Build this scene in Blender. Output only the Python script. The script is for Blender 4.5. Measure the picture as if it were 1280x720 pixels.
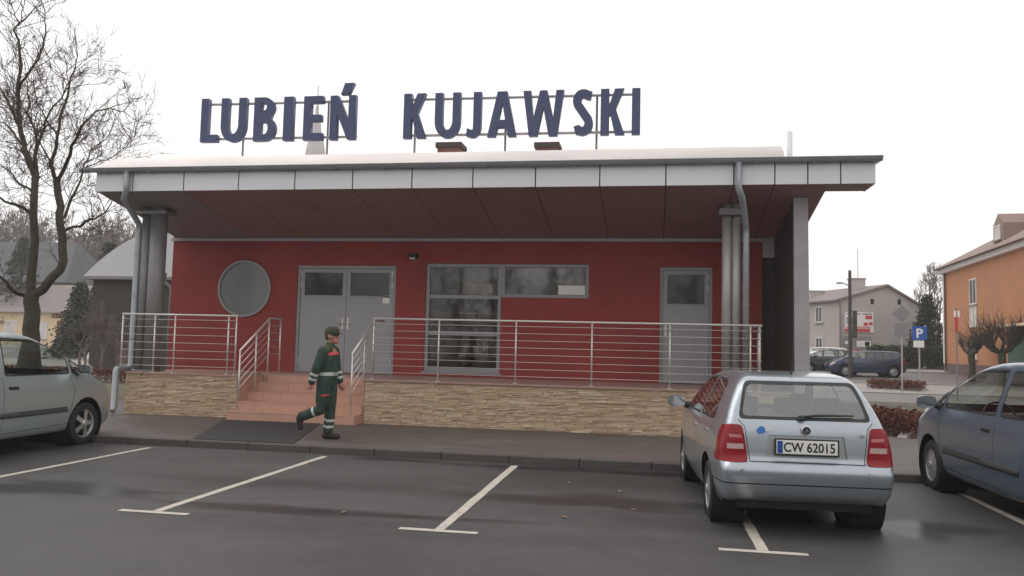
import bpy, bmesh, math, random
import numpy as np
from mathutils import Vector, Matrix
random.seed(7); np.random.seed(7)
for o in list(bpy.data.objects): bpy.data.objects.remove(o)
scene = bpy.context.scene; col = scene.collection
PI = math.pi; R = math.radians

# ---------------------------------------------------------------- camera
EYE = 1.66; FPX = 1010.0
YAW, PITCH, ROLL = R(-9.98), R(4.10), R(1.377)
fwd = Vector((math.sin(YAW)*math.cos(PITCH), math.cos(YAW)*math.cos(PITCH), math.sin(PITCH)))
rt0 = Vector((math.cos(YAW), -math.sin(YAW), 0)); up0 = rt0.cross(fwd)
rt = math.cos(ROLL)*rt0 + math.sin(ROLL)*up0; upv = -math.sin(ROLL)*rt0 + math.cos(ROLL)*up0
cam_d = bpy.data.cameras.new('camera'); cam = bpy.data.objects.new('camera', cam_d); col.objects.link(cam)
M = Matrix((rt, upv, -fwd)).transposed().to_4x4(); M.translation = Vector((0, 0, EYE)); cam.matrix_world = M
cam_d.sensor_width = 36; cam_d.lens = FPX/1280*36; cam_d.clip_start = .05; cam_d.clip_end = 2000
scene.camera = cam

# ---------------------------------------------------------------- sky, sun, exposure (overcast, sky almost blown out)
SUN_EL, SUN_AZ = 58, 285            # high soft sun behind cloud, towards the camera's back
world = bpy.data.worlds.new('World'); scene.world = world; world.use_nodes = True
wn = world.node_tree.nodes; wl = world.node_tree.links; wn.clear()
wo = wn.new('ShaderNodeOutputWorld'); bg = wn.new('ShaderNodeBackground'); sk = wn.new('ShaderNodeTexSky')
sk.sky_type = 'NISHITA'; sk.sun_disc = False; sk.sun_elevation = R(SUN_EL); sk.sun_rotation = R(SUN_AZ)
sk.air_density = 1.0; sk.dust_density = 4.0; sk.ozone_density = 1.0
hs = wn.new('ShaderNodeHueSaturation'); hs.inputs['Saturation'].default_value = .0
mx = wn.new('ShaderNodeMix'); mx.data_type = 'RGBA'; mx.inputs[0].default_value = .86
mx.inputs[7].default_value = (11.5, 11.3, 11.25, 1)       # the even white of the cloud layer
wl.new(sk.outputs[0], hs.inputs['Color']); wl.new(hs.outputs[0], mx.inputs[6]); wl.new(mx.outputs[2], bg.inputs[0])
bg.inputs[1].default_value = .10; wl.new(bg.outputs[0], wo.inputs[0])
sd = bpy.data.lights.new('sun', 'SUN'); sd.energy = .5; sd.angle = R(40); sd.color = (1, .97, .93)
sun = bpy.data.objects.new('sun', sd); col.objects.link(sun)
az = R(SUN_AZ); sv = Vector((math.sin(az)*math.cos(R(SUN_EL)), math.cos(az)*math.cos(R(SUN_EL)), math.sin(R(SUN_EL))))
sun.rotation_euler = sv.to_track_quat('Z', 'Y').to_euler(); sun.location = (0, -10, 30)
vs = scene.view_settings; vs.view_transform = 'Standard'; vs.look = 'None'; vs.exposure = 0.17; vs.gamma = 1; vs.use_curve_mapping = False
scene.cycles.volume_bounces = 2
scene.render.resolution_x = 1024; scene.render.resolution_y = 576

# ---------------------------------------------------------------- helpers
def px(x, y, ax, val):
    """photo pixel -> world point on the plane ax = val"""
    d = rt*((x-640)/FPX) - upv*((y-360)/FPX) + fwd
    i = 'xyz'.index(ax); c = Vector((0, 0, EYE)); t = (val-c[i])/d[i]
    return c + d*t
def gz(y):                       # the ground rises slightly towards the street behind
    return 0.0 if y < 36 else (min((y-36)*.0313, .75) if y < 130 else .75+(y-130)*.12)

MATS = {}
def mat(name, c, rough=.6, metal=0., noise=0., scale=6., bump=0., bscale=40., spec=.5, coat=0., emit=None, stretch=(1, 1, 1), c2=None, rvar=0., detail=6.):
    if name in MATS: return MATS[name]
    m = bpy.data.materials.new(name); m.use_nodes = True; nt = m.node_tree; n = nt.nodes; l = nt.links
    b = n['Principled BSDF']; b.inputs['Roughness'].default_value = rough; b.inputs['Metallic'].default_value = metal
    b.inputs['Specular IOR Level'].default_value = spec; b.inputs['Coat Weight'].default_value = coat; b.inputs['Coat Roughness'].default_value = .08
    b.inputs['Base Color'].default_value = (*c, 1)
    if noise or bump or c2 or rvar:
        tc = n.new('ShaderNodeTexCoord'); mp = n.new('ShaderNodeMapping'); mp.inputs['Scale'].default_value = stretch
        l.new(tc.outputs['Object'], mp.inputs[0])
        nz = n.new('ShaderNodeTexNoise'); nz.inputs['Scale'].default_value = scale; nz.inputs['Detail'].default_value = detail; nz.inputs['Roughness'].default_value = .62
        l.new(mp.outputs[0], nz.inputs['Vector'])
        if noise or c2:
            rp = n.new('ShaderNodeValToRGB'); rp.color_ramp.elements[0].position = .3; rp.color_ramp.elements[1].position = .72
            a = c2 if c2 else tuple(v*(1-noise) for v in c); e = c if c2 else tuple(min(1, v*(1+noise)) for v in c)
            rp.color_ramp.elements[0].color = (*a, 1); rp.color_ramp.elements[1].color = (*e, 1)
            l.new(nz.outputs['Fac'], rp.inputs[0]); l.new(rp.outputs[0], b.inputs['Base Color'])
        if rvar:
            mr = n.new('ShaderNodeMapRange'); mr.inputs[1].default_value = .35; mr.inputs[2].default_value = .65
            mr.inputs[3].default_value = max(.03, rough-rvar); mr.inputs[4].default_value = min(1, rough+rvar)
            l.new(nz.outputs['Fac'], mr.inputs[0]); l.new(mr.outputs[0], b.inputs['Roughness'])
        if bump:
            n2 = n.new('ShaderNodeTexNoise'); n2.inputs['Scale'].default_value = bscale; n2.inputs['Detail'].default_value = 4
            l.new(mp.outputs[0], n2.inputs['Vector']); bp = n.new('ShaderNodeBump'); bp.inputs['Strength'].default_value = bump; bp.inputs['Distance'].default_value = .02
            l.new(n2.outputs['Fac'], bp.inputs['Height']); l.new(bp.outputs[0], b.inputs['Normal'])
    if emit: b.inputs['Emission Color'].default_value = (*c, 1); b.inputs['Emission Strength'].default_value = emit
    MATS[name] = m; return m

def glass(name, tint=(.45, .5, .48), refl=1.0, base=.05, gr=.015):
    if name in MATS: return MATS[name]
    m = bpy.data.materials.new(name); m.use_nodes = True; nt = m.node_tree; n = nt.nodes; l = nt.links; n.clear()
    o = n.new('ShaderNodeOutputMaterial'); ms = n.new('ShaderNodeMixShader'); tr = n.new('ShaderNodeBsdfTransparent'); gl = n.new('ShaderNodeBsdfGlossy')
    fr = n.new('ShaderNodeLayerWeight'); fr.inputs[0].default_value = .5; pw = n.new('ShaderNodeMath'); pw.operation = 'POWER'; pw.inputs[1].default_value = 5; l.new(fr.outputs['Facing'], pw.inputs[0]); ma = n.new('ShaderNodeMath'); ma.operation = 'MULTIPLY_ADD'
    ma.inputs[1].default_value = .95*refl; ma.inputs[2].default_value = .04*refl+base; ma.use_clamp = True
    tr.inputs[0].default_value = (*tint, 1); gl.inputs['Roughness'].default_value = gr; gl.inputs['Color'].default_value = (.95, .97, .97, 1)
    l.new(pw.outputs[0], ma.inputs[0]); l.new(ma.outputs[0], ms.inputs[0]); l.new(tr.outputs[0], ms.inputs[1]); l.new(gl.outputs[0], ms.inputs[2]); l.new(ms.outputs[0], o.inputs[0])
    MATS[name] = m; return m

class MB:
    """collects vertices and faces for ONE mesh object"""
    def __init__(s): s.v = []; s.f = []
    def add(s, v, f):
        k = len(s.v); s.v += [tuple(p) for p in v]; s.f += [tuple(i+k for i in q) for q in f]; return s
    def box(s, x0, x1, y0, y1, z0, z1):
        return s.add([(x0,y0,z0),(x1,y0,z0),(x1,y1,z0),(x0,y1,z0),(x0,y0,z1),(x1,y0,z1),(x1,y1,z1),(x0,y1,z1)],
                     [(3,2,1,0),(4,5,6,7),(0,1,5,4),(1,2,6,5),(2,3,7,6),(3,0,4,7)])
    def prism(s, poly, y0, y1):          # poly in (x,z), extruded along y
        n = len(poly); v = [(p[0], y0, p[1]) for p in poly] + [(p[0], y1, p[1]) for p in poly]
        return s.add(v, [tuple(range(n)), tuple(range(2*n-1, n-1, -1))] + [(i, i+n, (i+1) % n+n, (i+1) % n) for i in range(n)])
    def prismz(s, poly, z0, z1):         # poly in (x,y)
        n = len(poly); v = [(p[0], p[1], z0) for p in poly] + [(p[0], p[1], z1) for p in poly]
        return s.add(v, [tuple(range(n-1, -1, -1)), tuple(range(n, 2*n))] + [(i, (i+1) % n, (i+1) % n+n, i+n) for i in range(n)])
    def prismx(s, poly, x0, x1):         # poly in (y,z)
        n = len(poly); v = [(x0, p[0], p[1]) for p in poly] + [(x1, p[0], p[1]) for p in poly]
        return s.add(v, [tuple(range(n-1, -1, -1)), tuple(range(n, 2*n))] + [(i, (i+1) % n, (i+1) % n+n, i+n) for i in range(n)])
    def tube(s, pts, rads, n=8, cap=True):
        pts = [Vector(p) for p in pts]
        if not hasattr(rads, '__len__'): rads = [rads]*len(pts)
        k = len(s.v); prev = None
        for i, p in enumerate(pts):
            d = (pts[min(i+1, len(pts)-1)] - pts[max(i-1, 0)]).normalized()
            if prev is None:
                a = Vector((0, 0, 1)) if abs(d.z) < .9 else Vector((0, 1, 0)); u = d.cross(a).normalized()
            else: u = (prev - d*prev.dot(d)).normalized()
            prev = u; w = d.cross(u)
            for j in range(n):
                t = 2*PI*j/n; s.v.append(tuple(p + (u*math.cos(t) + w*math.sin(t))*rads[i]))
        for i in range(len(pts)-1):
            for j in range(n): s.f.append((k+i*n+j, k+i*n+(j+1) % n, k+(i+1)*n+(j+1) % n, k+(i+1)*n+j))
        if cap:
            s.f.append(tuple(k+j for j in range(n-1, -1, -1))); e = k+(len(pts)-1)*n; s.f.append(tuple(e+j for j in range(n)))
        return s
    def lathe(s, prof, n=24, ax='z', c=(0, 0, 0)):     # prof: (r, h)
        k = len(s.v)
        for r, h in prof:
            for j in range(n):
                t = 2*PI*j/n; a, b = r*math.cos(t), r*math.sin(t)
                p = (a, b, h) if ax == 'z' else ((h, a, b) if ax == 'x' else (b, h, a))
                s.v.append((p[0]+c[0], p[1]+c[1], p[2]+c[2]))
        for i in range(len(prof)-1):
            for j in range(n): s.f.append((k+i*n+j, k+i*n+(j+1) % n, k+(i+1)*n+(j+1) % n, k+(i+1)*n+j))
        return s
    def build(s, name, m, parent=None, smooth=False, bevel=0, loc=None):
        me = bpy.data.meshes.new(name); me.from_pydata(s.v, [], s.f); me.update()
        return link(name, me, m, parent, smooth, bevel, loc)
def link(name, me, m, parent=None, smooth=False, bevel=0, loc=None):
    o = bpy.data.objects.new(name, me); col.objects.link(o)
    if m is not None: me.materials.append(m if not isinstance(m, str) else MATS[m])
    if smooth: me.polygons.foreach_set('use_smooth', [True]*len(me.polygons))
    if bevel:
        b = o.modifiers.new('bevel', 'BEVEL'); b.width = bevel; b.segments = 2; b.limit_method = 'ANGLE'; b.angle_limit = R(40); b.harden_normals = False
    if parent: o.parent = parent
    if loc is not None: o.location = loc
    return o
def tag(o, label, cat, group=None):
    o['label'] = label; o['category'] = cat
    if group: o['group'] = group
    return o
def thing(name, label, cat, loc=(0, 0, 0), rz=0, group=None):
    o = bpy.data.objects.new(name, None); col.objects.link(o); o.location = loc; o.rotation_euler.z = rz; o.empty_display_size = .1
    return tag(o, label, cat, group)
def struct(o): o['kind'] = 'structure'; return o
def stuff(o): o['kind'] = 'stuff'; return o
def copy_tree(o, parent=None):
    c = o.copy(); col.objects.link(c); c.parent = parent
    for ch in [q for q in bpy.data.objects if q.parent == o]: copy_tree(ch, c)
    return c
def text_mesh(txt, h, ext=.002, bold=.0, xs=1.0):
    cu = bpy.data.curves.new('t', 'FONT'); cu.body = txt; cu.size = 1; cu.extrude = 0; cu.offset = bold
    o = bpy.data.objects.new('t', cu); col.objects.link(o); dg = bpy.context.evaluated_depsgraph_get(); dg.update()
    me = bpy.data.meshes.new_from_object(o.evaluated_get(dg)); bpy.data.objects.remove(o)
    co = np.array([v.co for v in me.vertices]); mn, mxx = co.min(0), co.max(0); s = h/(mxx[1]-mn[1]); w = (mxx[0]-mn[0])*s*xs
    for v in me.vertices: v.co = ((v.co.x-(mn[0]+mxx[0])/2)*s*xs, (v.co.y-(mn[1]+mxx[1])/2)*s, 0)
    return me, w      # in the local xy plane, centred
# ---------------------------------------------------------------- materials
mat('render_red', (.28, .041, .036), .75, noise=.14, scale=.9, bump=.12, bscale=160)
mat('panel_white', (.74, .74, .76), .45, noise=.03, scale=.8)
mat('soffit', (.31, .19, .17), .5, noise=.10, scale=.7)
mat('soffit_light', (.27, .25, .25), .5, noise=.06, scale=.7)
mat('roof_membrane', (.80, .74, .71), .55, noise=.10, scale=1.1, stretch=(.5, 2, 2))
mat('gutter_zinc', (.30, .31, .32), .42, metal=.35, noise=.08, scale=4)
mat('pipe_zinc', (.31, .33, .35), .4, metal=.3, noise=.08, scale=3)
mat('column_grey', (.22, .215, .21), .45, metal=.15, noise=.08, scale=3)
mat('column_light', (.38, .37, .35), .4, metal=.2, noise=.08, scale=3)
mat('trim_grey', (.42, .40, .41), .5)
mat('door_grey', (.34, .345, .36), .5, noise=.05, scale=2)
mat('frame_grey', (.30, .305, .32), .45)
mat('steel', (.66, .62, .585), .36, metal=.55)
mat('dark', (.012, .012, .013), .6)
mat('rubber', (.018, .018, .019), .75, noise=.2, scale=20)
mat('concrete_wing', (.36, .34, .34), .8, noise=.10, scale=2.5, bump=.1)
mat('concrete', (.33, .31, .29), .85, noise=.12, scale=3, bump=.15)
mat('tile_salmon', (.53, .30, .215), .55, noise=.06, scale=3)
mat('tile_deck', (.40, .25, .21), .5, noise=.10, scale=3)
mat('sign_blue', (.045, .057, .13), .42, noise=.06, scale=4)
mat('white_paint', (.74, .71, .66), .6, noise=.10, scale=5)
mat('interior', (.22, .22, .2), .8)
mat('paper', (.8, .8, .74), .8)
mat('bark', (.058, .053, .034), .9, noise=.35, scale=9, bump=.4, bscale=30)
mat('twig', (.055, .042, .036), .9, noise=.3, scale=5)
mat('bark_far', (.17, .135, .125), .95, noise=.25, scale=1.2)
glass('pane_glass', (.62, .60, .56), 1.1, .07, .045)
glass('pane_dark', (.16, .12, .12), .9, .02, .05)
glass('car_glass', (.86, .91, .88), 1.3, .03)
glass('car_glass_rear', (.60, .66, .62), 1.6, .12)

def ground_mat(name, c, c2, wet=.3, sc=.35, speck=.25, rough=.7, fine=90):
    m = bpy.data.materials.new(name); m.use_nodes = True; n = m.node_tree.nodes; l = m.node_tree.links; b = n['Principled BSDF']
    tc = n.new('ShaderNodeTexCoord'); mp = n.new('ShaderNodeMapping'); mp.inputs['Scale'].default_value = (.55, 1.5, 1); l.new(tc.outputs['Object'], mp.inputs[0])
    a = n.new('ShaderNodeTexNoise'); a.inputs['Scale'].default_value = sc; a.inputs['Detail'].default_value = 5; a.inputs['Distortion'].default_value = .6; l.new(mp.outputs[0], a.inputs['Vector'])
    f = n.new('ShaderNodeTexNoise'); f.inputs['Scale'].default_value = fine; f.inputs['Detail'].default_value = 3; l.new(tc.outputs['Object'], f.inputs['Vector'])
    md = n.new('ShaderNodeTexNoise'); md.inputs['Scale'].default_value = 2.3; md.inputs['Detail'].default_value = 6; md.inputs['Roughness'].default_value = .7; l.new(tc.outputs['Object'], md.inputs['Vector'])
    r = n.new('ShaderNodeValToRGB'); r.color_ramp.elements[0].position = .36; r.color_ramp.elements[1].position = .64
    r.color_ramp.elements[0].color = (*c, 1); r.color_ramp.elements[1].color = (*c2, 1); l.new(a.outputs['Fac'], r.inputs[0])
    def mul(src, tex, lo, hi):
        q = n.new('ShaderNodeMapRange'); q.inputs[1].default_value = .3; q.inputs[2].default_value = .7; q.inputs[3].default_value = lo; q.inputs[4].default_value = hi; l.new(tex.outputs['Fac'], q.inputs[0])
        v = n.new('ShaderNodeMix'); v.data_type = 'RGBA'; v.blend_type = 'MULTIPLY'; v.inputs[0].default_value = 1; l.new(src, v.inputs[6]); l.new(q.outputs[0], v.inputs[7]); return v.outputs[2]
    c_ = mul(r.outputs[0], f, 1-speck, 1+speck); c_ = mul(c_, md, .86, 1.14); l.new(c_, b.inputs['Base Color'])
    q = n.new('ShaderNodeMapRange'); q.inputs[1].default_value = .38; q.inputs[2].default_value = .66; q.inputs[3].default_value = rough-wet; q.inputs[4].default_value = rough; l.new(a.outputs['Fac'], q.inputs[0]); l.new(q.outputs[0], b.inputs['Roughness'])
    bp = n.new('ShaderNodeBump'); bp.inputs['Strength'].default_value = .35; bp.inputs['Distance'].default_value = .006; l.new(f.outputs['Fac'], bp.inputs['Height']); l.new(bp.outputs[0], b.inputs['Normal'])
    MATS[name] = m; return m
ground_mat('asphalt', (.041, .039, .038), (.070, .067, .065), wet=.24, rough=.74, sc=.34, speck=.4, fine=70)
ground_mat('road', (.13, .12, .115), (.17, .155, .145), wet=.2, rough=.7)
ground_mat('paving', (.10, .082, .07), (.135, .112, .097), wet=.15, rough=.72, speck=.2, fine=45)
ground_mat('earth', (.075, .062, .042), (.10, .095, .05), wet=.05, rough=.9, fine=30)
ground_mat('path', (.26, .235, .22), (.34, .31, .29), wet=.15, rough=.75)

# paving stones show as a faint herringbone of joints
def brickify(name, sx, sy):
    m = MATS[name]; n = m.node_tree.nodes; l = m.node_tree.links; b = n['Principled BSDF']
    src = b.inputs['Base Color'].links[0].from_socket; tc = [q for q in n if q.type == 'TEX_COORD'][0]
    br = n.new('ShaderNodeTexBrick'); br.inputs['Scale'].default_value = 1; br.inputs['Brick Width'].default_value = sx; br.inputs['Row Height'].default_value = sy
    br.inputs['Mortar Size'].default_value = .006; br.inputs['Color1'].default_value = (1, 1, 1, 1); br.inputs['Color2'].default_value = (.84, .84, .84, 1); br.inputs['Mortar'].default_value = (.6, .6, .6, 1)
    l.new(tc.outputs['Object'], br.inputs['Vector'])
    v = n.new('ShaderNodeMix'); v.data_type = 'RGBA'; v.blend_type = 'MULTIPLY'; v.inputs[0].default_value = 1; l.new(src, v.inputs[6]); l.new(br.outputs['Color'], v.inputs[7]); l.new(v.outputs[2], b.inputs['Base Color'])
brickify('paving', .2, .1)

# ---------------------------------------------------------------- ground, car park, pavement
KERB = 11.45; YS = 15.0; YW = 17.4; DECK = .95; YF = 14.5
mb = MB(); ys = [-60, 0, 20, 36]+[36+i*4 for i in range(1, 6)]+[59.96, 90, 130, 165]
for i in range(len(ys)-1):
    a, b = ys[i], ys[i+1]
    mb.add([(-150, a, gz(a)-.03), (150, a, gz(a)-.03), (150, b, gz(b)-.03), (-150, b, gz(b)-.03)], [(0, 1, 2, 3)])
struct(mb.build('ground', MATS['earth']))
lot = struct(MB().add([(-60, -60, 0), (60, -60, 0), (60, KERB, 0), (-60, KERB, 0)], [(0, 1, 2, 3)]).build('car_park', MATS['asphalt']))
def sheet(poly, z): return MB().add([(x, y, z) for x, y in poly], [tuple(range(len(poly)))])
LD = Vector((0, 1))
def pline(name, x, y0, y1, w=.115):
    n = 14; mbp = MB(); v = []; f = []
    for i in range(n+1):
        y = y0+(y1-y0)*i/n
        v += [(x-w/2+random.uniform(-.006, .006), y, .004), (x+w/2+random.uniform(-.006, .006), y, .004)]
        if i: f.append((2*i-2, 2*i-1, 2*i+1, 2*i))
    return mbp.add(v, f).build(name, MATS['line_paint'], lot)
m = mat('line_paint', (.50, .455, .40), .65, noise=.22, scale=9, bump=.1)
for k in range(-2, 3):
    xx = -1.87+2.79*k
    pline('parking_line', xx, 7.17, 11.2, .095)
    MB().add([(xx-.36, 7.08, .004), (xx+.36, 7.08, .004), (xx+.36, 7.165, .004), (xx-.36, 7.165, .004)], [(0, 1, 2, 3)]).build('line_end_bar', MATS['line_paint'], lot)
# pavement with kerb stones
pv = struct(MB().prismz([(-60, KERB+.15), (50, KERB+.15), (50, 16.4), (4.7, 16.4), (3.2, 18.0), (-60, 18.0)], -.02, .10).build('pavement', MATS['paving']))
mat('kerb_stone', (.078, .07, .065), .7, noise=.15, scale=6, bump=.2)
kb = None
for i in range(44):
    x0 = -34+i*1.0
    if kb is None:
        kb = MB().box(.004, .996, 0, .15, -.05, .104).build('kerb_stone', MATS['kerb_stone'], pv, bevel=.012); kb.location = (x0, KERB, 0)
    else:
        c = kb.copy(); col.objects.link(c); c.location = (x0, KERB+random.uniform(-.004, .004), random.uniform(-.004, .004)); c.parent = pv
# rain water standing on the asphalt
m = mat('puddle_water', (.031, .029, .028), .20, noise=.1, scale=2, rvar=.06); n = m.node_tree.nodes; l = m.node_tree.links
at = n.new('ShaderNodeAttribute'); at.attribute_name = 'depth'; l.new(at.outputs['Fac'], n['Principled BSDF'].inputs['Alpha'])
rgp = random.Random(21)
for cx_, cy_, rx, ry in ((-.9, 11.12, 1.5, .26), (-3.6, 11.2, .9, .16), (.8, 11.1, 1.2, .26), (2.4, 8.5, .7, .5), (-6.2, 7.9, 1.5, .38), (-3.2, 7.6, 1.7, .2), (-.6, 8.9, 1.4, .4)):
    n = 40; ph = [rgp.uniform(0, 6.28) for _ in range(5)]; v = [(cx_, cy_, .0025)]; f = []
    for k in (.35, .62, .82, 1.0, 1.15):
        v += [(cx_+k*rx*math.cos(2*PI*i/n)*(1+.22*math.sin(2*2*PI*i/n+ph[0])+.14*math.sin(5*2*PI*i/n+ph[1])+.07*math.sin(9*2*PI*i/n+ph[2])), min(KERB-.012+.001*k, cy_+k*ry*math.sin(2*PI*i/n)*(1+.3*math.sin(3*2*PI*i/n+ph[3])+.15*math.sin(7*2*PI*i/n+ph[4]))), .0025) for i in range(n)]
    f = [(0, 1+i, 1+(i+1) % n) for i in range(n)]
    for k in range(4): f += [(1+k*n+i, 1+(k+1)*n+i, 1+(k+1)*n+(i+1) % n, 1+k*n+(i+1) % n) for i in range(n)]
    o = struct(MB().add(v, f).build('puddle', MATS['puddle_water'])); a_ = o.data.attributes.new('depth', 'FLOAT', 'POINT')
    a_.data.foreach_set('value', [.42]+[w for w in (.40, .33, .22, .08, 0.) for _ in range(n)])
mat('leaf_dry', (.30, .20, .12), .8)
for x, y in ((705, 646), (775, 614), (792, 637), (710, 603), (388, 578), (430, 640)):
    p = px(x, y, 'z', .01); a = rgp.uniform(0, 6)
    lf = MB().add([(-.045, 0, .004), (-.01, -.025, .012), (.045, .0, .008), (-.005, .025, .014)], [(0, 1, 2, 3)]).build('fallen_leaf', MATS['leaf_dry']); lf.location = (p.x, p.y, .004); lf.rotation_euler.z = a
    tag(lf, 'small dry leaf lying on the wet asphalt of the car park', 'leaf', 'dry leaves on the asphalt')
# dark mat in front of the steps
mt = [(-8.15, 14.55), (-6.2, 14.60), (-5.35, KERB+.19), (-7.0, KERB+.17)]
mat('mat_rubber', (.028, .029, .031), .65, noise=.2, scale=3)
tag(MB().prismz(mt, .102, .112).build('entrance_mat', MATS['mat_rubber']), 'dark flat mat laid across the pavement before the steps', 'mat')

# ---------------------------------------------------------------- station building
st = thing('station_building', 'red station building with white fascia, deep canopy and stone terrace wall', 'building', (-4, YW, 0))
O = Vector((-4, YW, 0))
def P(o):      # parent a mesh that was built in world coordinates
    o.location = Vector(o.location)-O; o.parent = st; return o
XL, XR = -11.25, 2.22
WT = 4.02
# front wall with openings
ops = [(-8.08, -5.72, DECK-.02, 3.40), (-5.02, -3.30, 1.06, 3.46), (-3.30, -1.38, 2.72, 3.46), (.13, 1.21, DECK-.02, 3.41)]
xs = sorted({XL, XR}|{o[0] for o in ops}|{o[1] for o in ops}); zs = sorted({.0, WT+.3}|{o[2] for o in ops}|{o[3] for o in ops})
mb = MB()
for i in range(len(xs)-1):
    run = None
    for j in range(len(zs)-1):
        cx_, cz_ = (xs[i]+xs[i+1])/2, (zs[j]+zs[j+1])/2
        hole = any(o[0] < cx_ < o[1] and o[2] < cz_ < o[3] for o in ops)
        if hole:
            if run is not None: mb.box(xs[i], xs[i+1], YW, YW+.3, run, zs[j]); run = None
        elif run is None: run = zs[j]
    if run is not None: mb.box(xs[i], xs[i+1], YW, YW+.3, run, zs[-1])
P(mb.build('wall', MATS['render_red']))
P(MB().box(XL, XL+.3, YW+.3, YW+9, 0, WT+.8).build('wall', MATS['render_red']))
P(MB().box(XR-.3, XR, YW+.3, YW+9, 0, WT+.8).build('wall', MATS['render_red']))
P(MB().box(XL+.3, XR-.3, YW+8.7, YW+9, 0, WT+.8).build('wall', MATS['render_red']))
P(MB().box(XL+.3, XR-.3, YW+.3, YW+8.7, .6, DECK).build('inner_floor', MATS['concrete']))
P(MB().box(XL-.03, XR+.02, YW-.05, YW-.002, WT-.07, WT+.0).build('wall_trim', MATS['trim_grey']))
# rooms behind the glass
P(MB().box(-6.9, -6.8, YW+.31, YW+4.5, DECK, WT).build('partition', MATS['interior']))
P(MB().box(-1.0, -.9, YW+.31, YW+4.5, DECK, WT).build('partition', MATS['interior']))
P(MB().box(-6.79, -1.01, YW+4.4, YW+4.5, DECK, WT).build('partition', MATS['interior']))
P(MB().box(XL+.31, XR-.31, YW+.31, YW+8.6, WT+.02, WT+.1).build('ceiling', MATS['interior']))

# double door
def leaf(par, x0, x1, z0, z1, y, side, wz0):
    d = thing0('door', par)
    t = .05; w = .09
    mbx = MB().box(x0, x1, y, y+t, z0, wz0).box(x0, x0+w, y, y+t, wz0, z1).box(x1-w, x1, y, y+t, wz0, z1).box(x0+w, x1-w, y, y+t, z1-w, z1)
    o = mbx.build('door', MATS['door_grey'], par, bevel=.006)
    MB().box(x0+w, x1-w, y+.02, y+.03, wz0, z1-w).build('pane', MATS['pane_dark'], o)
    MB().box(x0+w-.012, x1-w+.012, y-.006, y-.0005, wz0-.02, wz0+.012).build('glazing_bead', MATS['frame_grey'], o)
    hx = x1-.06 if side > 0 else x0+.06
    MB().box(hx-.022, hx+.022, y-.012, y-.001, 1.95, 2.2).tube([(hx, y-.012, 2.08), (hx, y-.06, 2.08), (hx-side*.12, y-.06, 2.08)], .011).build('handle', MATS['steel'], o)
    hx = x0+.015 if side > 0 else x1-.015
    for hz in (1.15, 2.9, 3.15): MB().tube([(hx, y-.012, hz), (hx, y-.012, hz+.12)], .014).build('hinge', MATS['steel'], o)
    return o
def thing0(n, p): return None
def frame_rect(x0, x1, z0, z1, w, y0, y1, bottom=True):
    mb = MB().box(x0, x0+w, y0, y1, z0, z1).box(x1-w, x1, y0, y1, z0, z1).box(x0+w, x1-w, y0, y1, z1-w, z1)
    if bottom: mb.box(x0+w, x1-w, y0, y1, z0, z0+w)
    return mb
df = P(frame_rect(-8.08, -5.72, DECK, 3.40, .07, YW+.03, YW+.13, False).build('door_frame', MATS['frame_grey']))
xm = -6.90
for o in (leaf(st, -8.005, xm-.003, DECK+.01, 3.325, YW+.05, 1, 2.70), leaf(st, xm+.003, -5.795, DECK+.01, 3.325, YW+.05, -1, 2.70)): o.location -= O
P(MB().box(-6.03, -5.87, YW+.044, YW+.048, 2.55, 2.72).build('notice', MATS['paper']))
df2 = P(frame_rect(.13, 1.21, DECK, 3.41, .06, YW+.03, YW+.13, False).build('door_frame', MATS['frame_grey']))
leaf(st, .195, 1.145, DECK+.01, 3.345, YW+.05, -1, 2.62).location -= O
# big L-shaped window
wf = P(frame_rect(-5.02, -3.30, 1.06, 3.46, .08, YW+.04, YW+.14).box(-4.94, -3.38, YW+.05, YW+.13, 2.68, 2.76).box(-4.94, -3.38, YW+.05, YW+.13, 1.86, 1.95).build('window_frame', MATS['frame_grey'], bevel=.006))
for z0, z1 in ((2.76, 3.38), (1.95, 2.68), (1.14, 1.86)): P(MB().box(-4.94, -3.38, YW+.085, YW+.095, z0, z1).build('pane', MATS['pane_glass']))
wf2 = P(frame_rect(-3.299, -1.38, 2.72, 3.46, .07, YW+.04, YW+.14).build('window_frame', MATS['frame_grey'], bevel=.006))
P(MB().box(-3.23, -1.45, YW+.085, YW+.095, 2.79, 3.39).build('pane', MATS['pane_glass']))
P(MB().box(-2.05, -1.47, YW+.07, YW+.08, 2.80, 3.00).build('notice', MATS['paper']))
P(MB().box(-5.06, -3.26, YW-.04, YW+.03, 1.02, 1.058).build('window_sill', MATS['frame_grey']))
# things inside the room
sh = thing('shelf_unit', 'pale shelf unit with papers behind the tall window', 'shelf', (-3.85, YW+.48, DECK))
for z in (.02, .45, .95, 1.4, 1.85): MB().box(-.45, .45, -.2, .2, z, z+.03).build('shelf', MATS['paper'], sh)
for x in (-.47, .45): MB().box(x, x+.02, -.2, .2, 0, 1.9).build('side_panel', MATS['interior'], sh)
for i in range(9): MB().box(-.42+i*.075, -.42+i*.075+.05, -.15, .1, .481, .481+random.uniform(.2, .33)).build('folder', MATS['paper' if i % 3 else 'door_grey'], sh)
MB().box(-.4, .3, -.15, .1, 1.881, 2.1).build('carton', MATS['paper'], sh)
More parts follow.
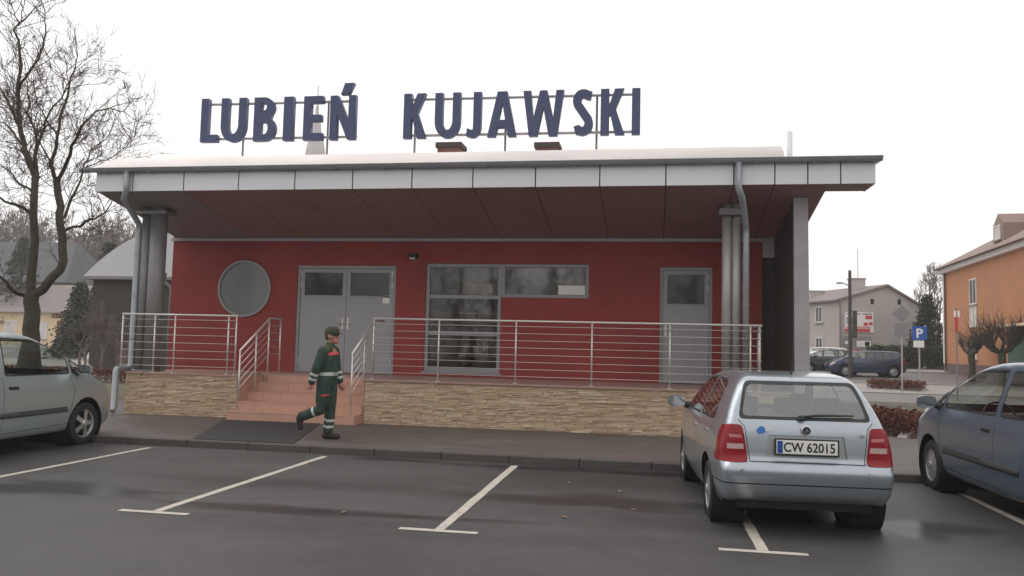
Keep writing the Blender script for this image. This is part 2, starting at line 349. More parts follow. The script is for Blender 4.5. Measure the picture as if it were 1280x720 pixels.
# round grey panel
rc = px(300, 360, 'y', YW); cxr, czr, rr = -9.37, 2.84, .66
n = 48
def disc(r, y0, y1, nn=48): return [(cxr+r*math.cos(2*PI*i/nn), czr+r*math.sin(2*PI*i/nn)) for i in range(nn)]
ring = P(MB().lathe([(rr-.05, -.012), (rr-.05, -.05), (rr+.0, -.05), (rr, .0)], 48, 'y', (cxr, YW, czr)).build('round_frame', MATS['frame_grey']))
mat('round_panel', (.22, .225, .225), .3, metal=.2, noise=.06, scale=1.5)
P(MB().prism(disc(rr-.05, 0, 0)[::-1], YW-.012, YW-.002).build('round_panel', MATS['round_panel']))
# small lamp above the wall
lp = px(516, 322, 'y', YW-.08)
P(MB().box(lp.x-.09, lp.x+.09, YW-.12, YW-.002, lp.z-.0, lp.z+.1).build('wall_lamp', MATS['dark']))
P(MB().box(lp.x-.07, lp.x+.05, YW-.10, YW-.02, lp.z-.035, lp.z-.001).build('lamp_lens', MATS['paper']))

# canopy: fascia panels, soffit panels, gutter
ZF0, ZF1 = 4.58, 4.98
def zs_(y): return ZF0-(y-YF)*(ZF0-WT)/(YW-YF)      # underside of the canopy falls to the wall
joints = [-11.18, -10.35]+[-9.23+1.183*i for i in range(10)]+[2.06, 2.61, 3.15, 3.72]
joints = sorted(j for j in joints)
pan = None
jj = [-11.18, -10.35, -9.23]+[-9.23+1.1775*i for i in range(1, 10)]+[2.06, 2.61, 3.15, 3.72]
P(MB().box(-11.15, 3.69, YF+.03, YF+.07, ZF0+.01, ZF1).build('fascia_back', MATS['dark']))
for i in range(len(jj)-1):
    a, b = jj[i]+.011, jj[i+1]-.011
    if b-a < .05: continue
    P(MB().box(a, b, YF+random.uniform(0, .003), YF+.025, ZF0, ZF1-.02).build('fascia_panel', MATS['panel_white'], bevel=.004))
P(MB().box(3.70, 3.72, YF+.028, YF+.75, ZF0, ZF1).build('fascia_panel', MATS['panel_white']))
P(MB().box(-11.19, -11.17, YF+.028, YF+.45, ZF0, ZF1).build('fascia_panel', MATS['panel_white']))
# soffit strips
sx = [-11.17]+[x for x in jj[2:12]]+[2.06, 2.97]
for i in range(len(sx)-1):
    a, b = sx[i]+.008, sx[i+1]-.008
    if b-a < .1: continue
    mb = MB().prismx([(YF+.03, ZF0-.0), (YW-.06, zs_(YW-.06)), (YW-.06, zs_(YW-.06)+.03), (YF+.03, ZF0+.03)], a, b)
    P(mb.build('soffit_panel', MATS['soffit_light' if i == 0 else 'soffit']))
P(MB().prismx([(YF+.03, ZF0+.045), (YW-.0, WT+.05), (YW, WT+.08), (YF+.03, ZF0+.09)], -11.15, 2.95).build('soffit_back', MATS['dark']))
P(MB().box(2.975, 3.69, YF+.03, YF+.7, ZF0+.002, ZF0+.03).build('soffit_panel', MATS['soffit']))
P(MB().box(2.23, 2.96, YW-.0, YW+.2, WT-.4, WT+.9).build('side_beam', MATS['trim_grey']))
# side cheeks of the canopy
for x in (-11.20, 2.971): P(MB().prismx([(YF+.08, ZF0+.01), (YW+8.9, 4.0), (YW+8.9, 5.1), (YW, 5.75), (YF+.08, ZF1+.02)], x, x+.025).build('side_panel', MATS['soffit_light']))
# barrel roof
def zroof(t): return 5.05+.27*(1-math.exp(-t/.20))+.165*t-.011*t*t
prof = [(YF-.02+t, zroof(t)) for t in [0, .05, .1, .18, .28, .4, .6]+[.9+i*.42 for i in range(21)]]
poly = prof+[(YW+9.1, 4.1), (YW, 4.15), (YF+.1, ZF0+.12)]
cols_ = []
def roof_block(x0, x1, f):
    pr = [(YF-.02+t, 5.05+(zroof(t)-5.05)*f(t)) for t in [0, .05, .1, .18, .28, .4, .6]+[.9+i*.42 for i in range(21)]]
    v = [(x, y, z) for x in (x0, x1) for (y, z) in pr]; n = len(pr)
    return v, [(i, i+1, i+1+n, i+n) for i in range(n-1)]
mb = MB(); edge = [(-11.27, .0), (-11.25, .4), (-11.19, .75), (-11.08, .93), (-10.8, 1.0), (2.22, 1.0)]
v = []; pr = [0, .05, .1, .18, .28, .4, .6]+[.9+i*.42 for i in range(21)]
for x, f in edge: v += [(x, YF-.02+t, 5.03+(zroof(t)-5.03)*(f if t < 6 else max(f, 0))) for t in pr]
n = len(pr); fs = []
for k in range(len(edge)-1): fs += [(k*n+i, (k+1)*n+i, (k+1)*n+i+1, k*n+i+1) for i in range(n-1)]
e0 = len(v); v += [(2.22, YF-.02+t, 4.9) for t in pr]; kk = (len(edge)-1)*n
fs += [(kk+i, e0+i, e0+i+1, kk+i+1) for i in range(n-1)]
P(mb.add(v, fs).build('roof', MATS['roof_membrane'], smooth=True))
P(MB().prismx([(YF-.02, ZF1+.02), (YF+2.8, ZF1+.22), (YF+2.8, ZF1+.16), (YF+.05, ZF1-.02)], 2.23, 3.80).build('roof_wing', MATS['roof_membrane']))
# gutter: half round
gp = [(YF-.02-.07+.075*math.cos(a), 5.02+.075*math.sin(a)) for a in [PI+PI*i/8 for i in range(9)]]
gp2 = [(YF-.02-.07+.06*math.cos(a), 5.025+.062*math.sin(a)) for a in [PI+PI*i/8 for i in range(9)]][::-1]
P(MB().prismx(gp+gp2, -11.36, 3.80).build('gutter', MATS['gutter_zinc']))
P(MB().tube([(-11.36, YF-.165, 5.02), (3.80, YF-.165, 5.02)], .014, 8).build('gutter_bead', MATS['gutter_zinc']))
for i in range(16): P(MB().box(-10.9+i*.97, -10.87+i*.97, YF-.16, YF+.02, 4.935, 4.945).build('gutter_bracket', MATS['gutter_zinc']))
# columns and downpipes
def cyl(name, x, y, r, z0, z1, m): return P(MB().lathe([(0, z0), (r, z0), (r, z1), (0, z1)], 28, 'z', (x, y, 0)).build(name, MATS[m], smooth=True))
for x, r, m in ((-10.38, .17, 'column_grey'), (-10.66, .10, 'column_grey')): cyl('column', x, 15.5, r, DECK, 4.5, m)
P(MB().box(-10.86, -10.12, 15.32, 15.72, 4.25, 4.34).build('column_head', MATS['column_grey'], bevel=.02))
for x, r in ((1.335, .088), (1.515, .088)): cyl('column', x, 15.5, r, DECK, 4.5, 'column_light')
P(MB().box(1.18, 1.68, 15.32, 15.75, 4.18, 4.32).build('column_head', MATS['column_grey'], bevel=.02))
for x in (-10.55, 1.42): P(MB().box(x-.33, x+.33, 15.26, 15.74, DECK, DECK+.03).build('base_plate', MATS['column_grey'], bevel=.01))
P(MB().tube([(-10.42, YF-.09, 4.96), (-10.42, YF-.09, 4.55), (-10.52, YF+.0, 4.42), (-10.80, 15.42, 4.05), (-10.80, 15.42, 3.9), (-10.80, 15.42, 1.1), (-10.80, 15.35, 1.0), (-10.72, 14.86, 1.0), (-10.72, 14.84, .96), (-10.72, 14.84, .22), (-10.72, 14.78, .16)], .06, 14).build('downpipe', MATS['pipe_zinc'], smooth=True))
P(MB().tube([(1.44, YF-.09, 4.96), (1.44, YF-.09, 4.5), (1.50, YF-.05, 4.35), (1.67, 15.34, 3.98), (1.67, 15.34, 3.8), (1.67, 15.34, DECK+.01)], .06, 14).build('downpipe', MATS['pipe_zinc'], smooth=True))
for z in (1.6, 2.5, 3.4):
    P(MB().lathe([(.068, z), (.068, z+.035)], 16, 'z', (1.67, 15.34, 0)).build('pipe_clip', MATS['gutter_zinc'])); P(MB().lathe([(.068, z), (.068, z+.035)], 16, 'z', (-10.80, 15.42, 0)).build('pipe_clip', MATS['gutter_zinc']))
P(MB().tube([(XL-.25, YW+.1, 3.2), (XL-.25, YW+.1, 3.0), (XL-.08, YW+.15, 2.85), (XL-.08, YW+.15, .96)], .05, 10).build('downpipe', MATS['pipe_zinc'], smooth=True))
# wing wall on the right
P(MB().add([(2.49, 15.1, 0), (2.76, 15.1, 0), (2.49, YW-.01, 0), (2.76, YW-.01, 0), (2.47, 15.1, 4.46), (2.72, 15.1, 4.46), (2.47, YW-.01, 4.0), (2.72, YW-.01, 4.0)],
     [(0, 1, 5, 4), (1, 3, 7, 5), (3, 2, 6, 7), (2, 0, 4, 6), (4, 5, 7, 6)]).build('wing_wall', MATS['concrete_wing'], bevel=.01))
mat('wing_inner_panel', (.05, .042, .042), .6, noise=.15, scale=2)  # separate dark panel over the inner face of the wing wall
P(MB().add([(2.462, 15.12, DECK), (2.462, YW-.012, DECK), (2.462, YW-.012, 3.98), (2.462, 15.12, 4.42), (2.485, 15.12, DECK), (2.485, YW-.012, DECK), (2.485, YW-.012, 3.98), (2.485, 15.12, 4.42)], [(0, 1, 2, 3), (7, 6, 5, 4), (0, 3, 7, 4), (1, 5, 6, 2)]).build('wing_inner_panel', MATS['wing_inner_panel']))
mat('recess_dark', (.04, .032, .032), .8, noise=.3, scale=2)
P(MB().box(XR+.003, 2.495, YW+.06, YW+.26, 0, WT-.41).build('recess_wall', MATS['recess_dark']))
# terrace
SX0, SX1 = -8.12, -5.52
SD = 16.05       # where the steps meet the terrace
TXL, TXR = -10.62, 2.46
def slab(x0, x1, y0, y1): P(MB().box(x0, x1, y0, y1, 0, DECK-.03).build('terrace_base', MATS['concrete']))
slab(TXL, SX0-.024, YS+.06, YW-.01); slab(SX0-.022, SX1+.022, SD+.004, YW-.012); slab(SX1+.024, TXR, YS+.06, YW-.01)
# floor tiles
tl = None
for y0, y1, x0, x1 in [(YS-.02, YS+.38, TXL, SX0), (YS-.02, YS+.38, SX1, TXR)]+[(YS+.38+.4*i, YS+.78+.4*i, TXL, TXR) for i in range(5)]:
    k = max(1, round((x1-x0)/.4)); w = (x1-x0)/k
    for i in range(k):
        xa = x0+i*w
        if y0 < SD-.05 and xa+w > SX0+.02 and xa < SX1-.02: continue
        if tl is None:
            tl = P(MB().box(.003, .397, .003, .397, 0, .03).build('floor_tile', MATS['tile_deck'])); tl.location = Vector((xa, y0, DECK-.03))-O
        else:
            c = tl.copy(); col.objects.link(c); c.location = Vector((xa, y0, DECK-.03))-O; c.scale.x = w/.4; c.parent = st
# steps
NR = 5; rise = (DECK-.10)/NR; tread = (SD-14.62)/(NR-1+.0)
stp = None
for i in range(NR-1):
    y0 = 14.62+i*(SD-14.62)/(NR-1); z1 = .10+rise*(i+1); xa = SX0-.02 if y0 < YS else SX0+.005; xb = SX1-.005
    P(MB().box(xa, xb, y0+.015, SD-.001, .10+rise*i+(.0 if i == 0 else .001), z1-.025).build('step', MATS['tile_salmon']))
    k = 7
    for q in range(k):
        w = (xb-xa)/k
        P(MB().box(xa+q*w+.002, xa+(q+1)*w-.002, y0, y0+(SD-14.62)/(NR-1)+.012, z1-.024, z1).build('step_tile', MATS['tile_salmon'], bevel=.004))
        P(MB().box(xa+q*w+.002, xa+(q+1)*w-.002, y0+.003, y0+.0145, z1-rise+.001, z1-.026).build('riser_tile', MATS['tile_salmon']))
P(MB().box(SX0+.005, SX1-.005, SD-.0, SD+.003, DECK-rise+.001, DECK-.031).build('riser_tile', MATS['tile_salmon']))
# cheek walls of the stair recess
for x0, x1 in ((SX0-.02, SX0-.0), (SX1+.0, SX1+.02)): P(MB().box(x0, x1, YS+.02, SD, .1, DECK-.032).build('cheek', MATS['tile_salmon']))
# ledge stone cladding: hundreds of thin uneven stones, each with its own edges
def stones(x0, x1, z0, z1, y):
    groups = [MB() for _ in range(5)]; z = z0
    while z < z1-.005:
        h = random.choice((.024, .03, .038, .046)); h = min(h, z1-z); x = x0-random.uniform(0, .2)
        while x < x1:
            w = random.uniform(.14, .46); a, b = max(x, x0), min(x+w, x1)
            if b-a > .02:
                d = random.uniform(.0, .024); mbg = groups[random.choices(range(5), (6, 4, 3, 2, 2))[0]]
                c1, c2 = random.uniform(-.008, .008), random.uniform(-.008, .008)
                yy = y-.012-d; g = .0016
                mbg.add([(a+g, yy+c1, z+g), (b-g, yy+c2, z+g), (b-g, y+.05, z+g), (a+g, y+.05, z+g), (a+g+.003, yy+c2*.6, z+h-g), (b-g-.003, yy+c1*.6, z+h-g), (b-g, y+.05, z+h-g), (a+g, y+.05, z+h-g)],
                        [(0, 1, 5, 4), (1, 2, 6, 5), (3, 0, 4, 7), (4, 5, 6, 7), (1, 0, 3, 2)])
            x += w
        z += h
    for i, mbg in enumerate(groups): stuff(P(mbg.build('ledge_stone', MATS['stone%d' % i])))
for i, c in enumerate([(.50, .365, .245), (.55, .41, .285), (.46, .325, .21), (.58, .455, .33), (.48, .345, .235)]):
    mat('stone%d' % i, c, .85, noise=.16, scale=7, bump=.5, bscale=35, stretch=(.6, 1, 2.4))
stones(TXL, SX0-.03, .08, DECK-.03, YS+.04); stones(SX1+.03, TXR+.05, .08, DECK-.03, YS+.04)
P(MB().box(TXL-.02, TXL, YS+.06, YW, 0, DECK-.03).build('terrace_side', MATS['concrete']))
# chimneys and pipe on the roof
mat('plinth_dark', (.06, .045, .04), .9); mat('brick_far', (.17, .075, .06), .9, noise=.2, scale=8)
for x0, x1 in ((547, 575), (670, 697)):
    a, b = px(x0, 180, 'y', 21.5), px(x1, 180, 'y', 21.5)
    c = P(MB().box(a.x, b.x, 21.5, 22.1, 5.2, a.z-.1).build('chimney', MATS['brick_far'])); P(MB().box(a.x-.05, b.x+.05, 21.45, 22.15, a.z-.1, a.z+.04).build('chimney_cap', MATS['plinth_dark']))
a = px(987, 190, 'y', 15.6); b = px(987, 165, 'y', 15.6)
P(MB().tube([(a.x, 15.6, 4.9), (a.x, 15.6, b.z)], .055, 12).build('vent_pipe', MATS['panel_white'], smooth=True))

# ---------------------------------------------------------------- railings
def bar(mbx, a, b, r, n=8): return mbx.tube([a, b], r, n)
def railing(label, pts, posts, nb, cat='railing', zt=2.13, zb=DECK, lo=.14):
    t = thing('railing', label, cat, (pts[0][0], pts[0][1], zb), 0, 'steel railings of the terrace'); o = Vector((pts[0][0], pts[0][1], zb))
    L = lambda p: Vector(p)-o
    MB().tube([L((x, y, zt)) for x, y in pts], .020, 12).build('handrail', MATS['steel'], t, smooth=True)
    for x, y in posts:
        MB().tube([L((x, y, zb)), L((x, y, zt-.02))], .0165, 10).build('post', MATS['steel'], t, smooth=True)
        MB().lathe([(0, 0), (.045, 0), (.045, .012), (0, .012)], 12, 'z', L((x, y, zb))).build('post_flange', MATS['steel'], t)
    for k in range(nb):
        z = zb+lo+k*(zt-zb-lo-.1)/(nb-1)
        MB().tube([L((x, y-.024, z)) for x, y in pts], .0055, 6).build('rod', MATS['steel'], t, smooth=True)
    return t
YR = YS+.06
railing('steel rod railing on the short terrace beside the left downpipe', [(-10.80, YR), (-8.22, YR)], [(-10.78, YR), (-10.05, YR), (-9.60, YR), (-8.42, YR), (-8.25, YR)], 7)
railing('long steel rod railing on the terrace in front of the big window', [(-5.38, YR), (1.92, YR)], [(-5.36, YR), (-4.05, YR), (-2.55, YR), (-1.12, YR), (.30, YR), (1.72, YR), (1.88, YR)], 8)
railing('short steel railing at the terrace end beside the grey wing wall', [(1.92, YR+.08), (1.92, YW-.1)], [(1.92, YR+.55), (1.92, YW-.15)], 8)
def stair_rail(label, x, flip):
    t = thing('stair_handrail', label, 'handrail', (x, 14.75, .27), 0, 'steel handrails beside the steps'); o = Vector((x, 14.75, .27)); L = lambda p: Vector(p)-o
    a, b, c = Vector((x, 14.75, 1.44)), Vector((x, 15.95, 2.12)), Vector((x, 16.5, 2.12))
    MB().tube([L(a), L(b), L(c)], .022, 10).build('handrail', MATS['steel'], t, smooth=True)
    if flip < 0: c = b+Vector((0, .02, 0))
    for y, zb in ((14.76, .27), (15.4, .44), (15.93, DECK-.17))+(((16.46, DECK),) if flip > 0 else ()):
        zt = 1.44+(y-14.75)*.567 if y < 15.95 else 2.12
        MB().tube([L((x, y, zb)), L((x, y, zt))], .018, 8).build('post', MATS['steel'], t, smooth=True)
    for k in range(1, 6):
        d = -.15*k
        MB().tube([L(a+Vector((0, 0, d))), L(b+Vector((0, 0, d))), L(c+Vector((0, 0, d)))], .0075, 6).build('rod', MATS['steel'], t, smooth=True)
stair_rail('sloping steel handrail on the side of the steps facing the round grey panel', -7.98, 1)
stair_rail('sloping steel handrail on the side of the steps next to the long railing', -5.66, -1)

# ---------------------------------------------------------------- roof sign letters
def stroke(pts, w):
    """outline polygon of a thick open polyline"""
    p = [Vector(q) for q in pts]; l, r = [], []
    for i in range(len(p)):
        d0 = (p[i]-p[i-1]).normalized() if i else (p[1]-p[0]).normalized(); d1 = (p[i+1]-p[i]).normalized() if i < len(p)-1 else d0
        t = (d0+d1).normalized(); nrm = Vector((-t.y, t.x)); s = w/2/max(.5, nrm.dot(Vector((-d0.y, d0.x))))
        l.append(p[i]+nrm*s); r.append(p[i]-nrm*s)
    return [tuple(q) for q in l+r[::-1]]
def arc(cx, cy, rx, ry, a0, a1, n=10): return [(cx+rx*math.cos(R(a0+(a1-a0)*i/n)), cy+ry*math.sin(R(a0+(a1-a0)*i/n))) for i in range(n+1)]
def glyph(ch, W, s):
    """closed outlines in a box W x 1, stroke s"""
    if ch == 'L': return [[(0, 0), (W, 0), (W, s*.95), (s, s*.95), (s, 1), (0, 1)]]
    if ch == 'I': return [[(0, 0), (W, 0), (W, 1), (0, 1)]]
    if ch == 'E': return [[(0, 0), (W, 0), (W, s*.9), (s, s*.9), (s, .43), (W*.93, .43), (W*.93, .43+s*.85), (s, .43+s*.85), (s, 1-s*.9), (W, 1-s*.9), (W, 1), (0, 1)]]
    if ch == 'U': return [[(0, 1)]+[(W/2+W/2*math.cos(R(a)), .36+.37*math.sin(R(a))) for a in range(180, 361, 15)]+[(W, 1), (W-s, 1)]+[(W/2+(W/2-s)*math.cos(R(a)), .38+.22*math.sin(R(a))) for a in range(360, 179, -15)]+[(s, 1)]]
    if ch == 'N': return [[(0, 0), (s*.95, 0), (s*.95, .62), (W-s*1.05, 0), (W, 0), (W, 1), (W-s*.95, 1), (W-s*.95, .40), (s*1.05, 1), (0, 1)]]
    if ch == 'B':
        out = [(0, 0)]+[(W*.5+W*.5*math.cos(R(a)), .275+.275*math.sin(R(a))) for a in range(-90, 61, 15)]+[(W*.46+W*.46*math.cos(R(a)), .77+.23*math.sin(R(a))) for a in range(-40, 91, 13)]+[(0, 1)]
        h1 = [(s, s*.85)]+[(W*.5+(W*.5-s)*math.cos(R(a)), .285+(.275-s*.80)*math.sin(R(a))) for a in range(-90, 91, 15)]+[(s, .57-s*.85)]
        h2 = [(s, .58+s*.2)]+[(W*.46+(W*.46-s)*math.cos(R(a)), .785+(.215-s*.75)*math.sin(R(a))) for a in range(-90, 91, 15)]+[(s, 1-s*.85)]
        return [out, h1, h2]
    if ch == 'K': return [[(0, 0), (s, 0), (s, .40), (s*1.25, .45), (W-s*1.15, 0), (W, 0), (s*1.7+.03, .56), (W*.97, 1), (W*.97-s*1.1, 1), (s, .60), (s, 1), (0, 1)]]
    if ch == 'J': return [[(W, 1), (W, .25)]+[(W*.42+W*.58*math.cos(R(a)), .25+.26*math.sin(R(a))) for a in range(0, -111, -15)]+[(0, .03), (W*.06, .03+s*.95)]+[(W*.42+(W*.58-s)*math.cos(R(a)), .26+.12*math.sin(R(a))) for a in range(-90, 1, 15)]+[(W-s, 1)]]
    if ch == 'A': return [[(0, 0), (s, 0), (s+W*.075, .2), (W-s-W*.075, .2), (W-s, 0), (W, 0), (W/2+s*.62, 1), (W/2-s*.62, 1)], [(s+W*.11, .36), (W-s-W*.11, .36), (W/2, .80)]]
    if ch == 'W':
        q = W/4; return [[(0, 1), (q-s*.5, 0), (q+s*.55, 0), (2*q, .66), (3*q-s*.55, 0), (3*q+s*.5, 0), (W, 1), (W-s*.95, 1), (3*q, .34), (2*q+s*.45, 1), (2*q-s*.45, 1), (q, .34), (s*.95, 1)]]
    if ch == 'S':
        r = W/2-s/2; pts = [(W*.93-s*.1, .87)]+arc(W*.52, .76, r*.98, .24-s/2+.005, 50, 180, 8)+arc(W*.52, .76, r*.98, .26-s/2, 190, 235, 3)+arc(W*.48, .25, r*1.0, .27-s/2, 55, 0, 4)+arc(W*.48, .25, r, .25-s/2, -10, -130, 8)+[(s*.35, .10)]
        return [stroke(pts, s)]
def letter(ch, x0, x1, z0, z1, y, par, acute=None):
    H = z1-z0; s = .155/H; cu = bpy.data.curves.new('letter', 'CURVE'); cu.dimensions = '2D'; cu.fill_mode = 'BOTH'; cu.extrude = .065; cu.bevel_depth = .008; cu.bevel_resolution = 1
    for out in glyph(ch, (x1-x0)/H, s):
        sp = cu.splines.new('POLY'); sp.points.add(len(out)-1); sp.use_cyclic_u = True
        for p, q in zip(sp.points, out): p.co = (q[0]*H, q[1]*H, 0, 1)
    if acute:
        sp = cu.splines.new('POLY'); sp.points.add(3); sp.use_cyclic_u = True
        for p, q in zip(sp.points, [(.42*(x1-x0), H+.035), (.42*(x1-x0)+.16, H+.035), (.42*(x1-x0)+.27, H+.27), (.42*(x1-x0)+.08, H+.27)]): p.co = (q[0], q[1], 0, 1)
    o = bpy.data.objects.new('l', cu); col.objects.link(o); dg = bpy.context.evaluated_depsgraph_get(); dg.update()
    me = bpy.data.meshes.new_from_object(o.evaluated_get(dg)); bpy.data.objects.remove(o); me.materials.clear()
    lo = link('letter', me, MATS['sign_blue'], par); lo.rotation_euler.x = PI/2; lo.location = (x0, y, z0); return lo
YSG = 16.3
def sign(label, letters, xa, xb, posts):
    tz = lambda x, dy: px(x, dy, 'y', YSG).z
    base = px(posts[0], 180, 'y', YSG); t = thing('roof_sign', label, 'sign', (base.x, YSG, zroof(YSG-YF)), 0, None); o = Vector(t.location)
    top = lambda x: 125-(x-252)*(125-111.5)/548; bot = lambda x: 178-(x-252)*(178-168)/548
    for ch, a, b in letters:
        A = px(a, bot(a), 'y', YSG); B = px(b, bot(b), 'y', YSG); T = px((a+b)/2, top((a+b)/2), 'y', YSG); c = px((a+b)/2, bot((a+b)/2), 'y', YSG)
        letter('N' if ch == 'Ń' else ch, A.x-o.x, B.x-o.x, c.z-o.z, T.z-o.z, 0, t, ch == 'Ń')
    A, B = px(xa, bot(xa)-5, 'y', YSG), px(xb, bot(xb)-5, 'y', YSG); A2, B2 = px(xa, top(xa)+4.5, 'y', YSG), px(xb, top(xb)+4.5, 'y', YSG)
    for p, q in ((A, B), (A2, B2)): MB().tube([p-o+Vector((0, .10, 0)), q-o+Vector((0, .10, 0))], .03, 8).build('rail', MATS['steel_dull'], t)
    for x in posts:
        p = px(x, 170, 'y', YSG); q = px(x, top(x)+2, 'y', YSG)
        MB().tube([(p.x-o.x, .15, -.05), (p.x-o.x, .15, q.z-o.z)], .024, 8).build('post', MATS['column_grey'], t)
mat('steel_dull', (.42, .40, .38), .5, metal=.4)
sign('blue LUBIEŃ letters standing in a steel frame on the white roof', [('L', 252, 272), ('U', 277, 307), ('B', 318, 344), ('I', 355, 366), ('E', 380, 403), ('Ń', 413, 444)], 253, 444, [300, 406])
sign('blue KUJAWSKI letters standing in a steel frame on the white roof', [('K', 505, 532), ('U', 544, 575), ('J', 583.5, 601), ('A', 610, 645), ('W', 654, 704), ('S', 715.5, 741), ('K', 751, 780), ('I', 790, 799.5)], 505, 800, [516, 630, 745])
# ---------------------------------------------------------------- trees
RMIN = [.006]
def grow(tips, mbx, p, d, ln, r, depth, rng, up=.15, spread=.6, sides=5, curve=.18):
    """one branch and its children; returns nothing, fills mbx (a list: [thick, thin])"""
    n = 4 if depth > 1 else 3; pts = [p.copy()]; q = p.copy(); dd = d.copy()
    for i in range(n):
        dd = (dd+Vector((rng.gauss(0, curve), rng.gauss(0, curve), rng.gauss(0, curve*.6)+up*.25))).normalized(); q = q+dd*(ln/n); pts.append(q.copy())
    r1 = r*(.55 if depth > 0 else .35)
    tgt = mbx[0] if r > .03 else mbx[1]
    tgt.tube(pts, [r+(r1-r)*i/n for i in range(n+1)], sides if r > .03 else 3, cap=False)
    if depth == 0: return
    k = rng.choice((2, 3, 3, 4)) if depth > 1 else rng.choice((3, 4, 5))
    for j in range(k):
        f = rng.uniform(.35, 1.0) if j else 1.0; i = min(int(f*n), n-1); b = pts[i].lerp(pts[i+1], f*n-i)
        ax = dd.cross(Vector((rng.gauss(0, 1), rng.gauss(0, 1), rng.gauss(0, 1)))).normalized()
        nd = (Matrix.Rotation(rng.uniform(.25, 1.)*spread*1.3, 3, ax) @ dd + Vector((0, 0, up*.5))).normalized()
        grow(tips, mbx, b, nd, ln*rng.uniform(.55, .8), max(RMIN[0], r1*rng.uniform(.6, .85)), depth-1, rng, up, spread, sides, curve)

# the big bare tree by the parked car: limbs follow the photo, twigs grow from them
TY = 19.5
rng = random.Random(3)
tb = px(39, 432, 'y', TY); tb.z = .0
tree = thing('bare_tree', 'tall leafless tree with several mossy stems behind the pale green-grey car', 'tree', tb)
def lp(pts, dep):   # pixel polyline -> 3D, with real depth offset
    out = []
    for i, (x, y) in enumerate(pts):
        f = i/(len(pts)-1); Y = TY+dep[0]+(dep[1]-dep[0])*f; out.append(px(x, y, 'y', Y)-tb)
    return out
limbs = [ # pixels, depth offsets, radius from-to
 ([(38, 430), (38, 400), (40, 368)], (0, 0), .30, .25),
 ([(40, 368), (42, 320), (45, 268), (42, 217), (33, 187), (25, 157), (24, 110), (25, 67), (23, 30)], (0, -.6), .17, .03),
 ([(40, 372), (62, 352), (79, 325), (76, 280), (74, 250), (70, 226)], (0, .5), .17, .12),
 ([(70, 226), (66, 205), (72, 172), (80, 135), (89, 98), (97, 70)], (.5, 1.2), .085, .018),
 ([(72, 232), (84, 200), (95, 175), (108, 152), (130, 136), (155, 140)], (.5, -1.0), .08, .012),
 ([(76, 275), (92, 250), (104, 215), (114, 190), (136, 168)], (.5, 1.8), .06, .012),
 ([(44, 250), (45, 205), (43, 165), (36, 128), (33, 100)], (-.1, .9), .07, .015),
 ([(24, 112), (38, 88), (52, 66), (57, 42), (55, 15), (50, -10)], (-.5, -1.2), .055, .008),
 ([(23, 32), (18, 15), (10, -8)], (-.6, -.8), .025, .01), ([(23, 32), (28, 15), (33, -8)], (-.6, -.5), .025, .01),
 ([(40, 268), (20, 256), (0, 247), (-40, 225)], (0, -1.2), .07, .02),
 ([(33, 372), (15, 362), (0, 347), (-40, 320)], (0, -1.5), .08, .03),
 ([(79, 290), (100, 281), (118, 272), (134, 262), (145, 240)], (.4, -.8), .06, .012),
 ([(42, 215), (52, 170), (62, 143), (82, 112), (88, 85)], (-.2, -1.4), .055, .01),
 ([(26, 160), (12, 135), (0, 112), (-20, 80)], (-.4, -1.2), .06, .012),
 ([(33, 187), (15, 165), (0, 150), (-30, 120)], (-.2, .9), .05, .012),
 ([(42, 240), (20, 225), (0, 205), (-30, 190)], (0, 1.2), .05, .012),
 ([(72, 172), (55, 145), (46, 125), (42, 95)], (.7, 1.8), .04, .01),
 ([(66, 205), (50, 180), (45, 150)], (.5, 1.4), .04, .01),
 ([(100, 215), (120, 205), (140, 196), (160, 182), (172, 165)], (1.2, .2), .028, .006),
]
def smooth_pts(p, k=3):
    out = []
    for i in range(len(p)-1):
        a, b, c, d = p[max(i-1, 0)], p[i], p[i+1], p[min(i+2, len(p)-1)]
        for j in range(k):
            t = j/k; out.append(.5*((2*b)+(c-a)*t+(2*a-5*b+4*c-d)*t*t+(3*b-a-3*c+d)*t*t*t))
    out.append(p[-1]); return out
tw = [MB(), MB()]
for i, (p2, dep, r0, r1) in enumerate(limbs):
    pts = smooth_pts(lp(p2, dep)); n = len(pts)
    for q in pts[1:-1]: q += Vector((rng.gauss(0, .02), rng.gauss(0, .04), rng.gauss(0, .02)))
    rad = [(r0+(r1-r0)*j/(n-1))*.74 for j in range(n)]
    if i == 0: pts = [Vector((-.03, 0, -.05)), Vector((-.02, 0, .35))]+pts; rad = [.46, .37]+rad
    MB().tube(pts, rad, 12 if r0 > .1 else 7, cap=False).build('trunk' if i == 0 else ('limb' if r0 > .045 else 'branch'), MATS['bark'], tree, smooth=True)
    if i == 0: continue
    L = sum((pts[j+1]-pts[j]).length for j in range(n-1)); cnt = int(L*(5.2 if i not in (10, 11) else 1.5))
    for k in range(cnt):
        f = rng.uniform(.22 if r0 > .1 else .12, 1)*(n-1); j = min(int(f), n-2); b = pts[j].lerp(pts[j+1], f-j)
        if b.z < 3.4 and r0 > .1: continue
        d = (pts[j+1]-pts[j]).normalized(); ax = d.cross(Vector((rng.gauss(0, 1), rng.gauss(0, 1), rng.gauss(0, 1)))).normalized()
        nd = (Matrix.Rotation(rng.uniform(.5, 1.15), 3, ax) @ d+Vector((0, 0, .12))).normalized()
        grow(None, tw, b, nd, rng.uniform(.38, .9), rng.uniform(.009, .016), 2 if rng.random() < .8 else 3, rng, .12, .75)
    if r1 < .05: grow(None, tw, pts[-1], (pts[-1]-pts[-2]).normalized(), .8, r1, 2, rng, .12, .7)
tw[1].v += []; k = len(tw[1].v); tw[1].v += tw[0].v; tw[1].f += [tuple(i+k for i in q) for q in tw[0].f]
stuff(tw[1].build('crown', MATS['twig'], tree))

